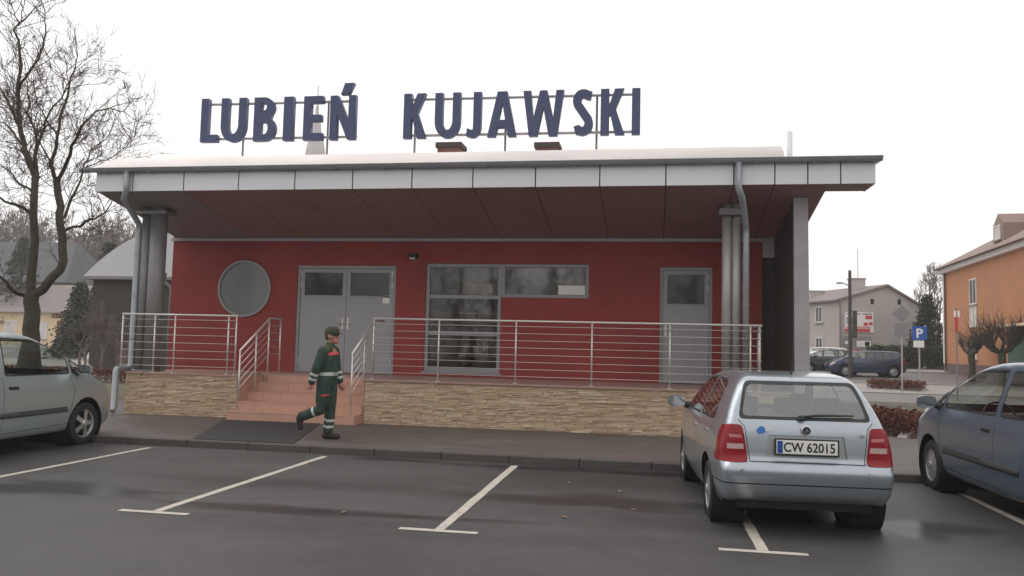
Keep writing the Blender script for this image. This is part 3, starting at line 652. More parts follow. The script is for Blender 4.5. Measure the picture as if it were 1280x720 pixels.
def bare_tree_meshes(seed, h=9., spread=.65, depth=4, r=.16):
    rg = random.Random(seed); t = MB(); w = [t, MB()]; p = Vector((0, 0, 0)); pts = [p]
    for i in range(4): p = p+Vector((rg.gauss(0, .12), rg.gauss(0, .12), h*.1)); pts.append(p)
    t.tube(pts, [r*1.25, r*1.05, r, r*.95, r*.9], 7, cap=False)
    for k in range(rg.choice((3, 4))):
        a = rg.uniform(0, 6.28); grow(None, w, pts[-1] if k < 2 else pts[-2], Vector((math.cos(a)*.5, math.sin(a)*.5, 1)).normalized(), h*.27, r*.7, depth, rg, .2, spread)
    return w
def mk_mesh(mb, name, m):
    me = bpy.data.meshes.new(name); me.from_pydata(mb.v, [], mb.f); me.update(); me.materials.append(MATS[m]); return me
far_kinds = []; RMIN[0] = .022
for sd_ in (11, 12, 13, 14):
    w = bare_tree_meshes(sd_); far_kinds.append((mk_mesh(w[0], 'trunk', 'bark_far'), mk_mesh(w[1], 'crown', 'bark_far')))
def far_tree(kind, loc, s, rz, label, group=None, sx=1.0):
    t = thing('bare_tree', label, 'tree', loc, rz, group); t.scale = (s*sx, s*sx, s)
    a = link('trunk', far_kinds[kind][0], None, t); b = link('crown', far_kinds[kind][1], None, t); stuff(b); return t
rg = random.Random(5)
for i in range(34):                              # leafless trees behind the shed and the yellow house
    x = -30+i*7.6+rg.uniform(-5, 5); Y = rg.uniform(89, 112); p = px(x, 430, 'y', Y)
    far_tree(i % 4, (p.x, Y, gz(Y)), rg.uniform(1.35, 1.8)*Y/80, rg.uniform(0, 6), 'grey leafless tree in the far wood behind the white arched roof', 'leafless trees of the far wood')
for x, Y, s in ((1160, 78, 1.05), (1145, 90, 1.0), (1172, 84, 1.1)):
    p = px(x, 440, 'y', Y); far_tree(int(x) % 4, (p.x, Y, gz(Y)), s, x, 'pale leafless tree rising behind the dark evergreen by the grey house', 'leafless trees behind the evergreen')

RMIN[0] = .006
# evergreens and clipped hedges: thousands of small leaf faces
def leaf_cloud(mbx, pts, size, rg):
    for p in pts:
        d = Vector((rg.gauss(0, 1), rg.gauss(0, 1), rg.gauss(0, 1))).normalized(); u = d.orthogonal().normalized(); w = d.cross(u)
        s = size*rg.uniform(.6, 1.4); mbx.add([p-u*s*.5, p+w*s*.35, p+u*s*.5, p-w*s*.35], [(0, 1, 2, 3)])
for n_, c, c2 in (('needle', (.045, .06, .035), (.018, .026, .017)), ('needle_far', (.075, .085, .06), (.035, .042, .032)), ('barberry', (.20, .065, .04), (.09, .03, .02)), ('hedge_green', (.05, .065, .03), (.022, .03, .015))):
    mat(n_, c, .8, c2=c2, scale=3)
def conifer(loc, h, r, label, m='needle', seed=1, dens=1.0):
    rg = random.Random(seed); t = thing('evergreen_tree', label, 'tree', loc, 0)
    MB().tube([(0, 0, 0), (0, 0, h*.5), (0, 0, h*.95)], [h*.02, h*.014, .02], 7).build('trunk', MATS['bark'], t)
    mb = MB(); pts = []
    for k in range(int(240*dens)):
        z = h*(.06+.92*rg.random()**1.15); a = rg.uniform(0, 6.283); rr_ = r*(1-z/h)**.75*rg.uniform(.75, 1.1)
        for q in range(26):
            f = rg.uniform(.25, 1); pts.append(Vector((math.cos(a)*rr_*f+rg.gauss(0, .12), math.sin(a)*rr_*f+rg.gauss(0, .12), z-.18*rr_*f+rg.gauss(0, .1))))
    leaf_cloud(mb, pts, .17, rg); stuff(mb.build('crown', MATS[m], t)); return t
for i, (x, Y, h, r, lab) in enumerate([(1160, 62, 5.2, 2.0, 'dark evergreen tree standing between the grey house and the orange house'),
      (96, 44, 4.6, 1.9, 'small dark evergreen tree in front of the arched roof shed'), (20, 62, 9.5, 3.2, 'tall dark evergreen tree rising above the yellow house'),
      (130, 52, 8.0, 2.6, 'dark evergreen behind the white arched roof'), (-30, 66, 10, 3.2, 'broad dark evergreen rising above the low end of the yellow house')]):
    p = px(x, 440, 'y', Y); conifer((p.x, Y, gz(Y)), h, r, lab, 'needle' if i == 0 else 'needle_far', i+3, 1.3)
def hedge(name, label, poly, z0, h, m, n, size, seed=2, cat='hedge'):
    rg = random.Random(seed); (x0, y0), (x1, y1), w = poly; t = thing(name, label, cat, (x0, y0, z0)); d = Vector((x1-x0, y1-y0, 0)); L = d.length; d.normalize(); nn = Vector((-d.y, d.x, 0)); pts = []
    for i in range(n):
        u, v, z = rg.uniform(0, L), rg.uniform(-w/2, w/2), h*rg.random()**.6
        if rg.random() < .6:
            k = rg.choice((0, 1, 2)); v = v if k == 0 else (w/2*(1 if k == 1 else -1)); z = h if k == 0 else z
        pts.append(d*u+nn*v+Vector((rg.gauss(0, .05), rg.gauss(0, .05), max(.02, z+rg.gauss(0, .045)*h*2))))
    mb = MB(); leaf_cloud(mb, pts, size, rg); stuff(mb.build('foliage', MATS[m], t))
    mb = MB()
    for i in range(int(L*5)):
        b = d*rg.uniform(0, L)+nn*rg.uniform(-w*.35, w*.35); mb.tube([b, b+Vector((rg.gauss(0, .08), rg.gauss(0, .08), h*.85))], .012, 4)
    stuff(mb.build('stems', MATS['twig'], t)); return t
hedge('barberry_hedge', 'rust red barberry hedge in the bed behind the parked hatchback', ((4.0, 21.5), (5.7, 17.4), 1.3), 0, .42, 'barberry', 9000, .06)
p0, p1 = px(1088, 480, 'y', 40), px(1146, 480, 'y', 40)
hedge('barberry_hedge', 'small rust red barberry hedge on the island by the dark blue estate car', ((p0.x, 40), (p1.x, 39), 1.2), gz(40), .35, 'barberry', 3500, .08, 4)
p0, p1 = px(108, 460, 'y', 27), px(160, 460, 'y', 27)
hedge('barberry_hedge', 'low brown red hedge beyond the terrace end below the railing', ((p0.x-4, 27), (p1.x+1, 27), .7), 0, .42, 'barberry', 5000, .07, 5)
p0, p1 = px(1085, 455, 'y', 60), px(1180, 455, 'y', 60)
hedge('garden_hedge', 'dark green hedge along the foot of the grey gable wall', ((p0.x, 60), (p1.x, 60), 1.0), gz(60), 1.35, 'hedge_green', 6000, .16, 6)

# ---------------------------------------------------------------- streets behind
def band(name, poly, dz, m):
    v = []; 
    for x, y in poly: v.append((x, y, gz(y)+dz))
    struct(MB().add(v, [tuple(range(len(v)))]).build(name, MATS[m]))
band('road', [(6.0, 22.2), (60, 25.9), (60, 21), (12, 17), (6, 18.5)], .0, 'path')
band('road', [(-80, 29.5), (60, 29.5), (60, 37), (-80, 37)], -.0, 'road')
band('pavement', [(-80, 37.01), (60, 37.01), (60, 43), (-80, 43)], .02, 'path')
band('road', [(-80, 43.01), (70, 43.01), (70, 55), (-80, 55)], -.0, 'road')
band('pavement', [(-80, 55.01), (70, 55.01), (70, 61), (-80, 61)], .03, 'path')
band('lawn', [(4.6, 16.6), (14, 21.0), (7, 27), (3.2, 27), (3.2, 18.2)], .02, 'earth')
mat('kerb_pale', (.36, .34, .31), .8, noise=.12, scale=3)
for a, b in (((4.7, 16.7), (9.2, 29.0)), ((-80, 29.4), (60, 29.4)), ((-80, 42.9), (60, 42.9))):
    a, b = Vector(a), Vector(b); d = (b-a).normalized(); nn = Vector((-d.y, d.x))*.08
    v = [(q.x, q.y, gz(q.y)+h) for h in (-.05, .09) for q in (a-nn, b-nn, b+nn, a+nn)]
    struct(MB().add(v, [(4, 5, 6, 7), (0, 1, 5, 4), (1, 2, 6, 5), (2, 3, 7, 6), (3, 0, 4, 7)]).build('kerb', MATS['kerb_pale']))

# ---------------------------------------------------------------- houses
mat('plaster_grey', (.43, .395, .37), .9, noise=.10, scale=.5, bump=.1)
mat('plaster_orange', (.46, .205, .10), .9, noise=.10, scale=.6)
mat('plaster_cream', (.72, .56, .37), .9, noise=.10, scale=.6)
mat('plaster_white', (.74, .70, .66), .85, noise=.05, scale=.6)
mat('roof_grey', (.24, .205, .195), .8, noise=.15, scale=1.5, stretch=(1, 1, 4))
mat('roof_brown', (.27, .19, .16), .8, noise=.18, scale=2)
mat('plinth', (.13, .085, .075), .9, noise=.15, scale=1)
mat('window_dark', (.045, .05, .05), .12, noise=.3, scale=1)
mat('curtain', (.62, .60, .56), .8, noise=.1, scale=2, stretch=(6, 6, 1))
mat('garage_green', (.035, .105, .065), .55, noise=.08, scale=1)
mat('brick_wall', (.24, .12, .09), .9, noise=.2, scale=3)
def win(par, M_, x0, x1, z0, z1, m='window_dark', fr='plaster_white', d=.06):
    """window on the local front face (y = 0 plane, facing -y)"""
    f = MB()
    t = .07; f.box(x0, x0+t, -d, -.002, z0, z1).box(x1-t, x1, -d, -.002, z0, z1).box(x0+t, x1-t, -d, -.002, z0, z0+t).box(x0+t, x1-t, -d, -.002, z1-t, z1).box((x0+x1)/2-.03, (x0+x1)/2+.03, -d+.004, -.002, z0+t, z1-t)
    o = f.build('window', MATS[fr], par); o.matrix_local = M_
    p = MB().box(x0+t, x1-t, -.02, -.003, z0+t, z1-t).build('pane', MATS[m], o)
    s = MB().box(x0-.08, x1+.08, -d-.08, -.001, z0-.07, z0-.003).build('sill', MATS['concrete'], o); return o
def face(a, b):   # matrix: local x runs from a to b (ground points, relative), front faces right-hand side of travel
    d = Vector((b[0]-a[0], b[1]-a[1], 0)).normalized(); y = Vector((-d.y, d.x, 0)); m = Matrix((d, y, Vector((0, 0, 1)))).transposed().to_4x4(); m.translation = Vector((a[0], a[1], 0)); return m
# grey house: gable end towards us, eaves side to the left
GY = 64.; zb = gz(GY)
g0 = px(1049, 460, 'y', GY); g1 = px(1153, 460, 'y', GY); ap = px(1107, 358, 'y', GY).z-zb; ev = px(1049, 375, 'y', GY).z-zb; ev2 = px(1153, 385, 'y', GY).z-zb
hg = thing('grey_house', 'two storey grey rendered house with posters on its gable wall', 'building', (g0.x, GY, zb))
W = g1.x-g0.x; bx_ = -5.2; by_ = 12.5                              # the long side runs back to the left
xa = px(1107, 358, 'y', GY).x-g0.x
def shear(x, y): return (x+bx_*y/by_, y)
gab = [(0, 0), (W, 0), (W, ev2), (xa, ap), (0, ev)]
v = [(x, 0, z) for x, z in gab]+[(x+bx_, by_, z) for x, z in gab]
MB().add(v, [(0, 1, 2, 3, 4), (9, 8, 7, 6, 5), (0, 5, 6, 1), (1, 6, 7, 2), (4, 9, 5, 0), (2, 7, 8, 3), (3, 8, 9, 4)]).build('wall', MATS['plaster_grey'], hg)
dx, dy = bx_/by_, 1
def slope(xl, zl, xr, zr):
    o = .25; v = []
    for (x, z) in ((xl, zl), (xr, zr)):
        for yy in (-o, by_+o):
            for dz in (.03, .16): v.append((x+dx*yy, yy, z+dz))
    return MB().add(v, [(1, 5, 7, 3), (0, 2, 6, 4), (0, 4, 5, 1), (2, 3, 7, 6), (0, 1, 3, 2), (4, 6, 7, 5)])
sl = (ap-ev)/xa
slope(-.4, ev-.4*sl, xa+.0, ap).build('roof', MATS['roof_grey'], hg); sl2 = (ap-ev2)/(W-xa); slope(W+.35, ev2-.35*sl2, xa+.004, ap-.002).build('roof', MATS['roof_grey'], hg)
Mside = face((bx_, by_), (0, 0))
for q in ((1.3, 2.1), (3.4, 4.2), (6.0, 6.8), (8.4, 9.3), (10.6, 11.5)):
    for z in (.9, 3.3): win(hg, Mside, q[0], q[1], z, z+1.25)
for x in (xa-1.6, xa-3.9):
    k = x*.4; zt = ev+sl*x
    MB().box(x-.55, x+.55, 1.5 if x > 1 else 5, 2.3 if x > 1 else 6, zt-.6, zt+1.15).build('chimney', MATS['plaster_grey'], hg)
    MB().box(x-.6, x+.6, 1.45 if x > 1 else 4.95, 2.35 if x > 1 else 6.05, zt+1.151, zt+1.26).build('chimney_cap', MATS['concrete'], hg)
MB().tube([(xa-1.5, 1.9, ev+1.2), (xa-1.5, 1.9, ap+3.0)], .03, 6).build('aerial', MATS['steel_dull'], hg)
MB().tube([(.05, -.08, .2), (.05, -.08, ev)], .06, 8).build('downpipe', MATS['column_grey'], hg)
for x in (xa-.95, xa+.95): MB().box(x-.12, x+.12, -.012, -.002, ap-1.35, ap-.95).build('vent', MATS['dark'], hg)
# posters on the gable
def poster(name, label, x0, y0, x1, y1, paint):
    a, b = px(x0, y0, 'y', GY-.1), px(x1, y1, 'y', GY-.1); t = thing(name, label, 'poster', (a.x, GY-.1, b.z)); w, h = b.x-a.x, a.z-b.z
    MB().box(0, w, 0, .09, 0, h).build('board', MATS[paint[0]], t); 
    for (m, u0, v0, u1, v1) in paint[1]: MB().box(w*u0, w*u1, -.012, -.002, h*(1-v1), h*(1-v0)).build('print', MATS[m], t)
mat('poster_white', (.78, .74, .72), .6); mat('poster_red', (.52, .05, .06), .6); mat('poster_grey', (.24, .225, .22), .6, noise=.2, scale=2); mat('poster_pink', (.62, .28, .26), .6); mat('poster_blue', (.28, .34, .42), .6)
poster('poster_board', 'white and red advertising poster on the grey gable', 1056, 390, 1092, 416, ('poster_white', [('poster_red', .0, .82, .88, .98), ('poster_grey', .05, .06, .2, .12), ('poster_grey', .28, .06, .55, .12), ('poster_grey', .62, .05, .95, .12), ('poster_red', .72, .16, .95, .34), ('poster_red', .66, .5, .8, .66), ('poster_red', .84, .48, .97, .64), ('poster_blue', .05, .25, .4, .6), ('poster_pink', .05, .7, .9, .8)]))
poster('poster_board', 'grey board with a white and red panel below the larger poster', 1054, 420, 1089, 439, ('poster_grey', [('poster_white', .48, .3, .98, .72), ('poster_red', .78, .36, .94, .66), ('poster_white', .06, .35, .3, .55), ('poster_red', .0, .9, .6, .98)]))
# orange house, hipped roof with a dormer
OY = 57.; zb = gz(OY); o0 = px(1181, 460, 'y', OY); eo = px(1181, 343, 'y', OY).z-zb
ho = thing('orange_house', 'orange rendered house with brown hipped roof, dormer and white corner', 'building', (o0.x, OY, zb)); OW, OD = 21., 10.
ho.rotation_euler.z = R(-94)
MB().box(0, OW, 0, OD, .55, eo).build('wall', MATS['plaster_orange'], ho); MB().box(-.04, OW+.04, -.04, OD+.04, -.3, .549).build('plinth', MATS['plinth'], ho)
MB().box(-.06, .45, -.06, .3, .56, eo-.02).build('corner_pilaster', MATS['plaster_white'], ho); MB().box(-.3, OW+.3, -.3, OD+.3, eo, eo+.28).build('cornice', MATS['plaster_white'], ho)
o_ = .6; rh = 3.6; v = [(-o_, -o_, eo+.285), (OW+o_, -o_, eo+.285), (OW+o_, OD+o_, eo+.285), (-o_, OD+o_, eo+.285), (OD*.5, OD/2, eo+rh), (OW-OD*.5, OD/2, eo+rh)]
ro = MB().add(v, [(0, 1, 5, 4), (1, 2, 5), (2, 3, 4, 5), (3, 0, 4), (3, 2, 1, 0)]).build('roof', MATS['roof_brown'], ho)
zt = lambda y: eo+.285+(rh-.285)*(y+o_)/(OD/2+o_)
dq = [(8.15, -.1), (9.75, -.1), (9.75, 1.0), (8.95, 1.6), (8.15, 1.0)]
dm = MB().add([(x, y, zt(.5)+z) for y in (.5, 3.2) for x, z in dq], [(0, 1, 2, 3, 4), (1, 6, 7, 2), (5, 0, 4, 9), (2, 7, 8, 3), (3, 8, 9, 4)]).build('dormer', MATS['roof_brown'], ho)
win(ho, Matrix.Translation((0, .49, 0)), 8.5, 9.4, zt(.5)+.15, zt(.5)+.95, 'curtain')
I4 = Matrix.Translation((0, 0, 0))
for x in (5.6, 14.5, 18.0): win(ho, I4, x, x+1.25, 4.05, 5.55); win(ho, I4, x, x+1.25, 2.75, 4.0, 'curtain')
win(ho, I4, 5.7, 6.7, .85, 1.95, 'curtain')
MB().add([(6.2, 1.2, zt(1.2)+.04), (7.2, 1.2, zt(1.2)+.04), (7.2, 2.2, zt(2.2)+.04), (6.2, 2.2, zt(2.2)+.04)], [(0, 1, 2, 3)]).build('skylight', MATS['window_dark'], ho)
MB().box(12.6, 13.4, 3.6, 4.4, zt(3.6)-.3, eo+rh+.9).build('chimney', MATS['brick_wall'], ho); MB().tube([(.62, -.1, .2), (.62, -.1, eo)], .06, 8).build('downpipe', MATS['plinth'], ho)
MB().tube([(8.0, 3.5, zt(3.5)), (8.0, 3.5, eo+rh+1.0)], .025, 6).build('aerial', MATS['steel_dull'], ho)
gd = MB().box(11.8, 15.6, -.03, -.002, .1, 2.5); gdo = gd.build('garage_door', MATS['garage_green'], ho)
for i in range(6): MB().box(11.82, 15.58, -.045, -.031, .15+i*.4, .51+i*.4).build('door_panel', MATS['garage_green'], gdo)
MB().box(11.4, 16.0, -.5, -.005, 2.55, 2.68).build('canopy', MATS['plaster_cream'], ho)
# cream house and brick barn on the left
CY = 60.; zb = gz(CY); c0, c1 = px(-30, 430, 'y', CY), px(97, 430, 'y', CY); cw = c1.x-c0.x
hc = thing('cream_house', 'low cream yellow house with dark sign over its door and grey roof', 'building', (c0.x, CY, zb))
MB().box(0, cw, 0, 6, 0, 2.9).build('wall', MATS['plaster_cream'], hc)
MB().add([(-.3, -.5, 2.75), (cw+.3, -.5, 2.75), (cw+.3, 6.5, 2.75), (-.3, 6.5, 2.75), (.8, 3, 5.3), (cw-1.2, 3, 5.3)], [(0, 1, 5, 4), (1, 2, 5), (2, 3, 4, 5), (3, 0, 4), (3, 2, 1, 0)]).build('roof', MATS['roof_grey'], hc)
mat('door_brown', (.16, .06, .045), .6)
u = lambda x: px(x, 430, 'y', CY).x-c0.x
MB().box(u(70), u(79), -.06, -.002, .0, 2.1).build('door', MATS['door_brown'], hc); MB().box(u(62), u(97), -.05, -.003, 2.32, 2.42).build('sign_board', MATS['door_brown'], hc)
for a, b in ((80, 87), (46, 58), (5, 20), (-20, -8)): win(hc, Matrix.Translation((0, 0, 0)), u(a), u(b), .55, 2.05, 'curtain')
for i in range(9): MB().box(u(64)+i*.3, u(64)+i*.3+.18, -.07, -.051, 2.45, 2.68).build('sign_mark', MATS['door_brown'], hc)
MB().box(u(93), u(97.5), -.1, -.002, 0, 2.3).build('pilaster', MATS['brick_wall'], hc)
# dark-roofed barn behind it
BY2 = 76.; zb = gz(BY2); b0, b1 = px(-60, 430, 'y', BY2), px(78, 430, 'y', BY2); bw = b1.x-b0.x; be = px(40, 352, 'y', BY2).z-zb; br_ = px(40, 296, 'y', BY2).z-zb
hb = thing('brown_barn', 'brown barn with a large dark grey roof behind the cream house', 'building', (b0.x, BY2, zb)); mat('barn_wall', (.21, .145, .115), .9, noise=.2, scale=.8); mat('barn_roof', (.085, .088, .092), .8, noise=.15, scale=1.2)
MB().box(0, bw, 0, 9, 0, be).build('wall', MATS['barn_wall'], hb)
MB().add([(-.4, -.5, be-.1), (bw+.4, -.5, be-.1), (bw+.4, 9.5, be-.1), (-.4, 9.5, be-.1), (.4, 4.5, br_), (bw-2.6, 4.5, br_)], [(0, 1, 5, 4), (1, 2, 5), (2, 3, 4, 5), (3, 0, 4), (3, 2, 1, 0)]).build('roof', MATS['barn_roof'], hb)
for x in (3, 6): win(hb, Matrix.Translation((0, 0, 0)), bw-x, bw-x+1.0, 2.6, 3.9)
# shed with a white arched roof behind the terrace end
SY = 33.; s0, s1 = px(104, 345, 'y', SY), px(330, 345, 'y', SY); w2 = (s1.x-s0.x)/2; zb = gz(SY); ze = s0.z-zb
sh_ = thing('arched_shed', 'dark shed with a white arched roof beyond the terrace', 'shed', (s0.x+w2, SY, zb))
mat('shed_dark', (.060, .054, .045), .8, noise=.2, scale=.6); mat('roof_white', (.55, .55, .57), .45, noise=.04, scale=.5)
arcp = [(w2*(1-i/12), ze+(px(215, 285, 'y', SY).z-s0.z)*(1-(1-i/12)**2)) for i in range(25)]
MB().prism(arcp, 0, 5).build('roof', MATS['roof_white'], sh_)
MB().box(-w2*1.0, w2*1.0, -.12, 5.1, ze-.14, ze-.002).build('eaves', MATS['column_grey'], sh_)
MB().box(-w2*.93, w2*.93, .3, 4.8, 0, ze-.141).build('wall', MATS['shed_dark'], sh_)
mat('brick_dull', (.15, .10, .085), .9, noise=.3, scale=1.5)
MB().box(-w2*.62, -w2*.3, .27, .299, 0, 1.5).build('wall_panel', MATS['brick_dull'], sh_)
for i, (x, s_) in enumerate(((112, .27), (128, .36), (146, .30), (160, .26), (98, .3))):
    p = px(x, 440, 'y', 31.4); far_tree(i % 4, (p.x, 31.2+.3*(i % 3), 0), s_, i*1.3, 'leafless shrub growing against the dark shed wall', 'leafless shrubs by the shed', 1.25)
# spire behind the roof sign
PY = 120.; pc = px(394, 200, 'y', PY); t = thing('church_spire', 'pale tapering spire with thin mast behind the LUBIEŃ letters', 'tower', (pc.x, PY, .75))
mat('spire_pale', (.50, .47, .47), .8, noise=.06, scale=.2)
def hz(y): return px(394, y, 'y', PY).z-.75
def hw(w): return w/FPX*PY*1.0/math.cos(R(10))/2
prf = [(hw(30), 0), (hw(30), hz(215)), (hw(27), hz(190)), (hw(19), hz(172)), (hw(15), hz(168)), (hw(11), hz(150)), (hw(5.5), hz(143)), (hw(4.5), hz(134)), (hw(.8), hz(129))]
MB().lathe(prf, 8, 'z').build('spire', MATS['spire_pale'], t); MB().tube([(0, 0, hz(131)), (0, 0, hz(107))], .09, 6).build('mast', MATS['steel_dull'], t)

# ---------------------------------------------------------------- posts, signs, pollards
LY = 47.; p = px(1063, 475, 'y', LY); zb = gz(LY); H = px(1060, 338, 'y', LY).z-zb
t = thing('street_lamp', 'dark street lamp post with a short arm before the grey house', 'lamp', (p.x, LY, zb))
mat('post_dark', (.06, .055, .05), .8); MB().tube([(0, 0, 0), (0, 0, H)], [.12, .08], 10).build('post', MATS['post_dark'], t); MB().tube([(0, 0, H-.9), (-.25, -.05, H-.75), (-.45, -.1, H-.72)], .03, 6).build('arm', MATS['column_grey'], t)
MB().box(-.72, -.4, -.22, .02, H-.76, H-.66).build('lamp_head', MATS['steel_dull'], t, bevel=.03); MB().box(.12, .36, -.04, .0, 2.2, 3.7).build('sign_plate', MATS['post_dark'], t)
SGY = 39.; zb = gz(SGY); p = px(1150, 470, 'y', SGY); zt_ = px(1150, 408, 'y', SGY).z-zb; z1 = px(1150, 425, 'y', SGY).z-zb; z2 = px(1150, 433, 'y', SGY).z-zb; sw = 16/FPX*SGY/2
t = thing('parking_sign', 'blue parking sign with white letter P and white plate below', 'sign', (p.x, SGY, zb)); mat('sign_p_blue', (.02, .09, .38), .4)
MB().tube([(0, .05, 0), (0, .05, zt_)], .035, 8).build('post', MATS['steel_dull'], t); MB().box(-sw, sw, -.02, .0, z1, zt_).build('sign_face', MATS['sign_p_blue'], t)
me, w = text_mesh('P', (zt_-z1)*.68, bold=.03); o = link('letter', me, MATS['paper'], t, loc=(0, -.025, (z1+zt_)/2)); o.rotation_euler.x = PI/2
MB().box(-sw*.85, sw*.6, -.02, .0, z2-.05, z1-.03).build('plate', MATS['paper'], t)
BY = 36.; zb = gz(BY); p = px(1128, 478, 'y', BY); zt_ = px(1128, 381, 'y', BY).z-zb; k = BY/FPX
t = thing('road_sign', 'grey backs of a diamond and a square road sign on one post', 'sign', (p.x, BY, zb)); mat('sign_back', (.24, .235, .24), .5, metal=.3)
MB().tube([(0, .03, 0), (0, .03, zt_-.1)], .035, 8).build('post', MATS['steel_dull'], t); r_ = 10.5*k
MB().prism([(-r_, zt_-r_), (0, zt_-2*r_), (r_, zt_-r_), (0, zt_)], -.02, .0).build('diamond_plate', MATS['sign_back'], t); MB().box(-8*k, 8*k, -.018, .004, zt_-r_*1.2-25*k, zt_-2*r_-.01).build('square_plate', MATS['sign_back'], t)
RY = 33.; zb = gz(RY); p = px(1197, 500, 'y', RY); zt_ = px(1197, 385, 'y', RY).z-zb
t = thing('marker_post', 'thin grey post with a red and white top beside the lawn', 'post', (p.x, RY, zb)); MB().tube([(0, 0, 0), (0, 0, zt_)], .03, 8).build('post', MATS['column_grey'], t)
MB().tube([(0, 0, zt_-.9), (0, 0, zt_-.1)], .06, 8).build('red_band', MATS['poster_red'], t); MB().box(-.1, .1, -.05, -.035, zt_-.35, zt_-.1).build('plate', MATS['paper'], t)
p = px(1063, 475, 'y', 31.)
def pollard(x, Y, h, label, seed, cr):
    rg = random.Random(seed); p = px(x, 460, 'y', Y); t = thing('pollard_tree', label, 'tree', (p.x, Y, gz(Y)), 0); w = [MB(), MB()]
    MB().tube([(0, 0, 0), (.05, 0, h*.25), (0, 0, h*.5)], [.2, .16, .19], 9).build('trunk', MATS['bark'], t)
    for k in range(9):
        a = rg.uniform(0, 6.28); d = Vector((math.cos(a), math.sin(a), rg.uniform(.2, 1.0))).normalized(); e = Vector((0, 0, h*.47))+d*rg.uniform(.4, .8)
        w[0].tube([(0, 0, h*.47), e], [.1, .08], 6)
        for j in range(16): grow(None, w, e, (d*.5+Vector((rg.gauss(0, .5), rg.gauss(0, .5), 1))).normalized(), cr*rg.uniform(.5, 1.0), .022, 1, rg, .2, .5)
    w[1].v += []; w[0].build('limbs', MATS['bark'], t); stuff(w[1].build('crown', MATS['twig'], t))
pollard(1214, 47, 3.0, 'small pollard tree with knobbly branches before the orange wall', 1, .7); pollard(1252, 43, 3.5, 'dense pollard tree with upright twigs before the orange house', 2, 1.25)

# dense unseen trees added behind the camera to darken reflections and dim the facade
mb = MB(); rg = random.Random(9); RMIN[0] = .03
for i in range(26):
    x, y = -62+i*4.6+rg.uniform(-2, 2), -26+rg.uniform(-5, 3); w = bare_tree_meshes(100+i % 6, 11, .7, 3, .2); s = rg.uniform(.9, 1.2)
    for q in w: mb.add([(a*s+x, b*s+y, c*s) for a, b, c in q.v], q.f)
    leaf_cloud(mb, [Vector((x+rg.gauss(0, 2.4), y+rg.gauss(0, 1.5), abs(rg.gauss(3.6, 3.0)))) for _ in range(4200)], .2, rg)
w_ = mb.build('woodland', MATS['bark_far']); stuff(w_); w_['label'] = 'unseen bare woodland added behind the camera, mirrored in the station windows'; w_['category'] = 'woodland'
# ---------------------------------------------------------------- cars
def chaikin(p, n=2, closed=True):
    p = np.array(p, float)
    for _ in range(n):
        q = np.roll(p, -1, 0); p = np.stack([.75*p+.25*q, .25*p+.75*q], 1).reshape(-1, 2)
    return p
def sd_poly(P, X, Z):
    """signed distance to a closed polygon, negative inside"""
    d = np.full(X.shape, 1e9); ins = np.zeros(X.shape, bool); n = len(P)
    for i in range(n):
        a, b = P[i], P[(i+1) % n]; ex, ez = b-a; wx, wz = X-a[0], Z-a[1]
        t = np.clip((wx*ex+wz*ez)/(ex*ex+ez*ez+1e-12), 0, 1); d = np.minimum(d, (wx-ex*t)**2+(wz-ez*t)**2)
        c = (a[1] > Z) != (b[1] > Z)
        with np.errstate(divide='ignore', invalid='ignore'): xi = a[0]+(Z-a[1])*ex/(ez if abs(ez) > 1e-12 else 1e-12)
        ins ^= c & (X < xi)
    return np.where(ins, -1, 1)*np.sqrt(d)
def cr_interp(xs, ys):
    xs, ys = np.array(xs, float), np.array(ys, float); m = np.gradient(ys, xs)
    def f(x):
        x = np.clip(x, xs[0], xs[-1]); i = np.clip(np.searchsorted(xs, x)-1, 0, len(xs)-2); h = xs[i+1]-xs[i]; t = (x-xs[i])/h
        return (2*t**3-3*t**2+1)*ys[i]+(t**3-2*t**2+t)*h*m[i]+(-2*t**3+3*t**2)*ys[i+1]+(t**3-t**2)*h*m[i+1]
    return f
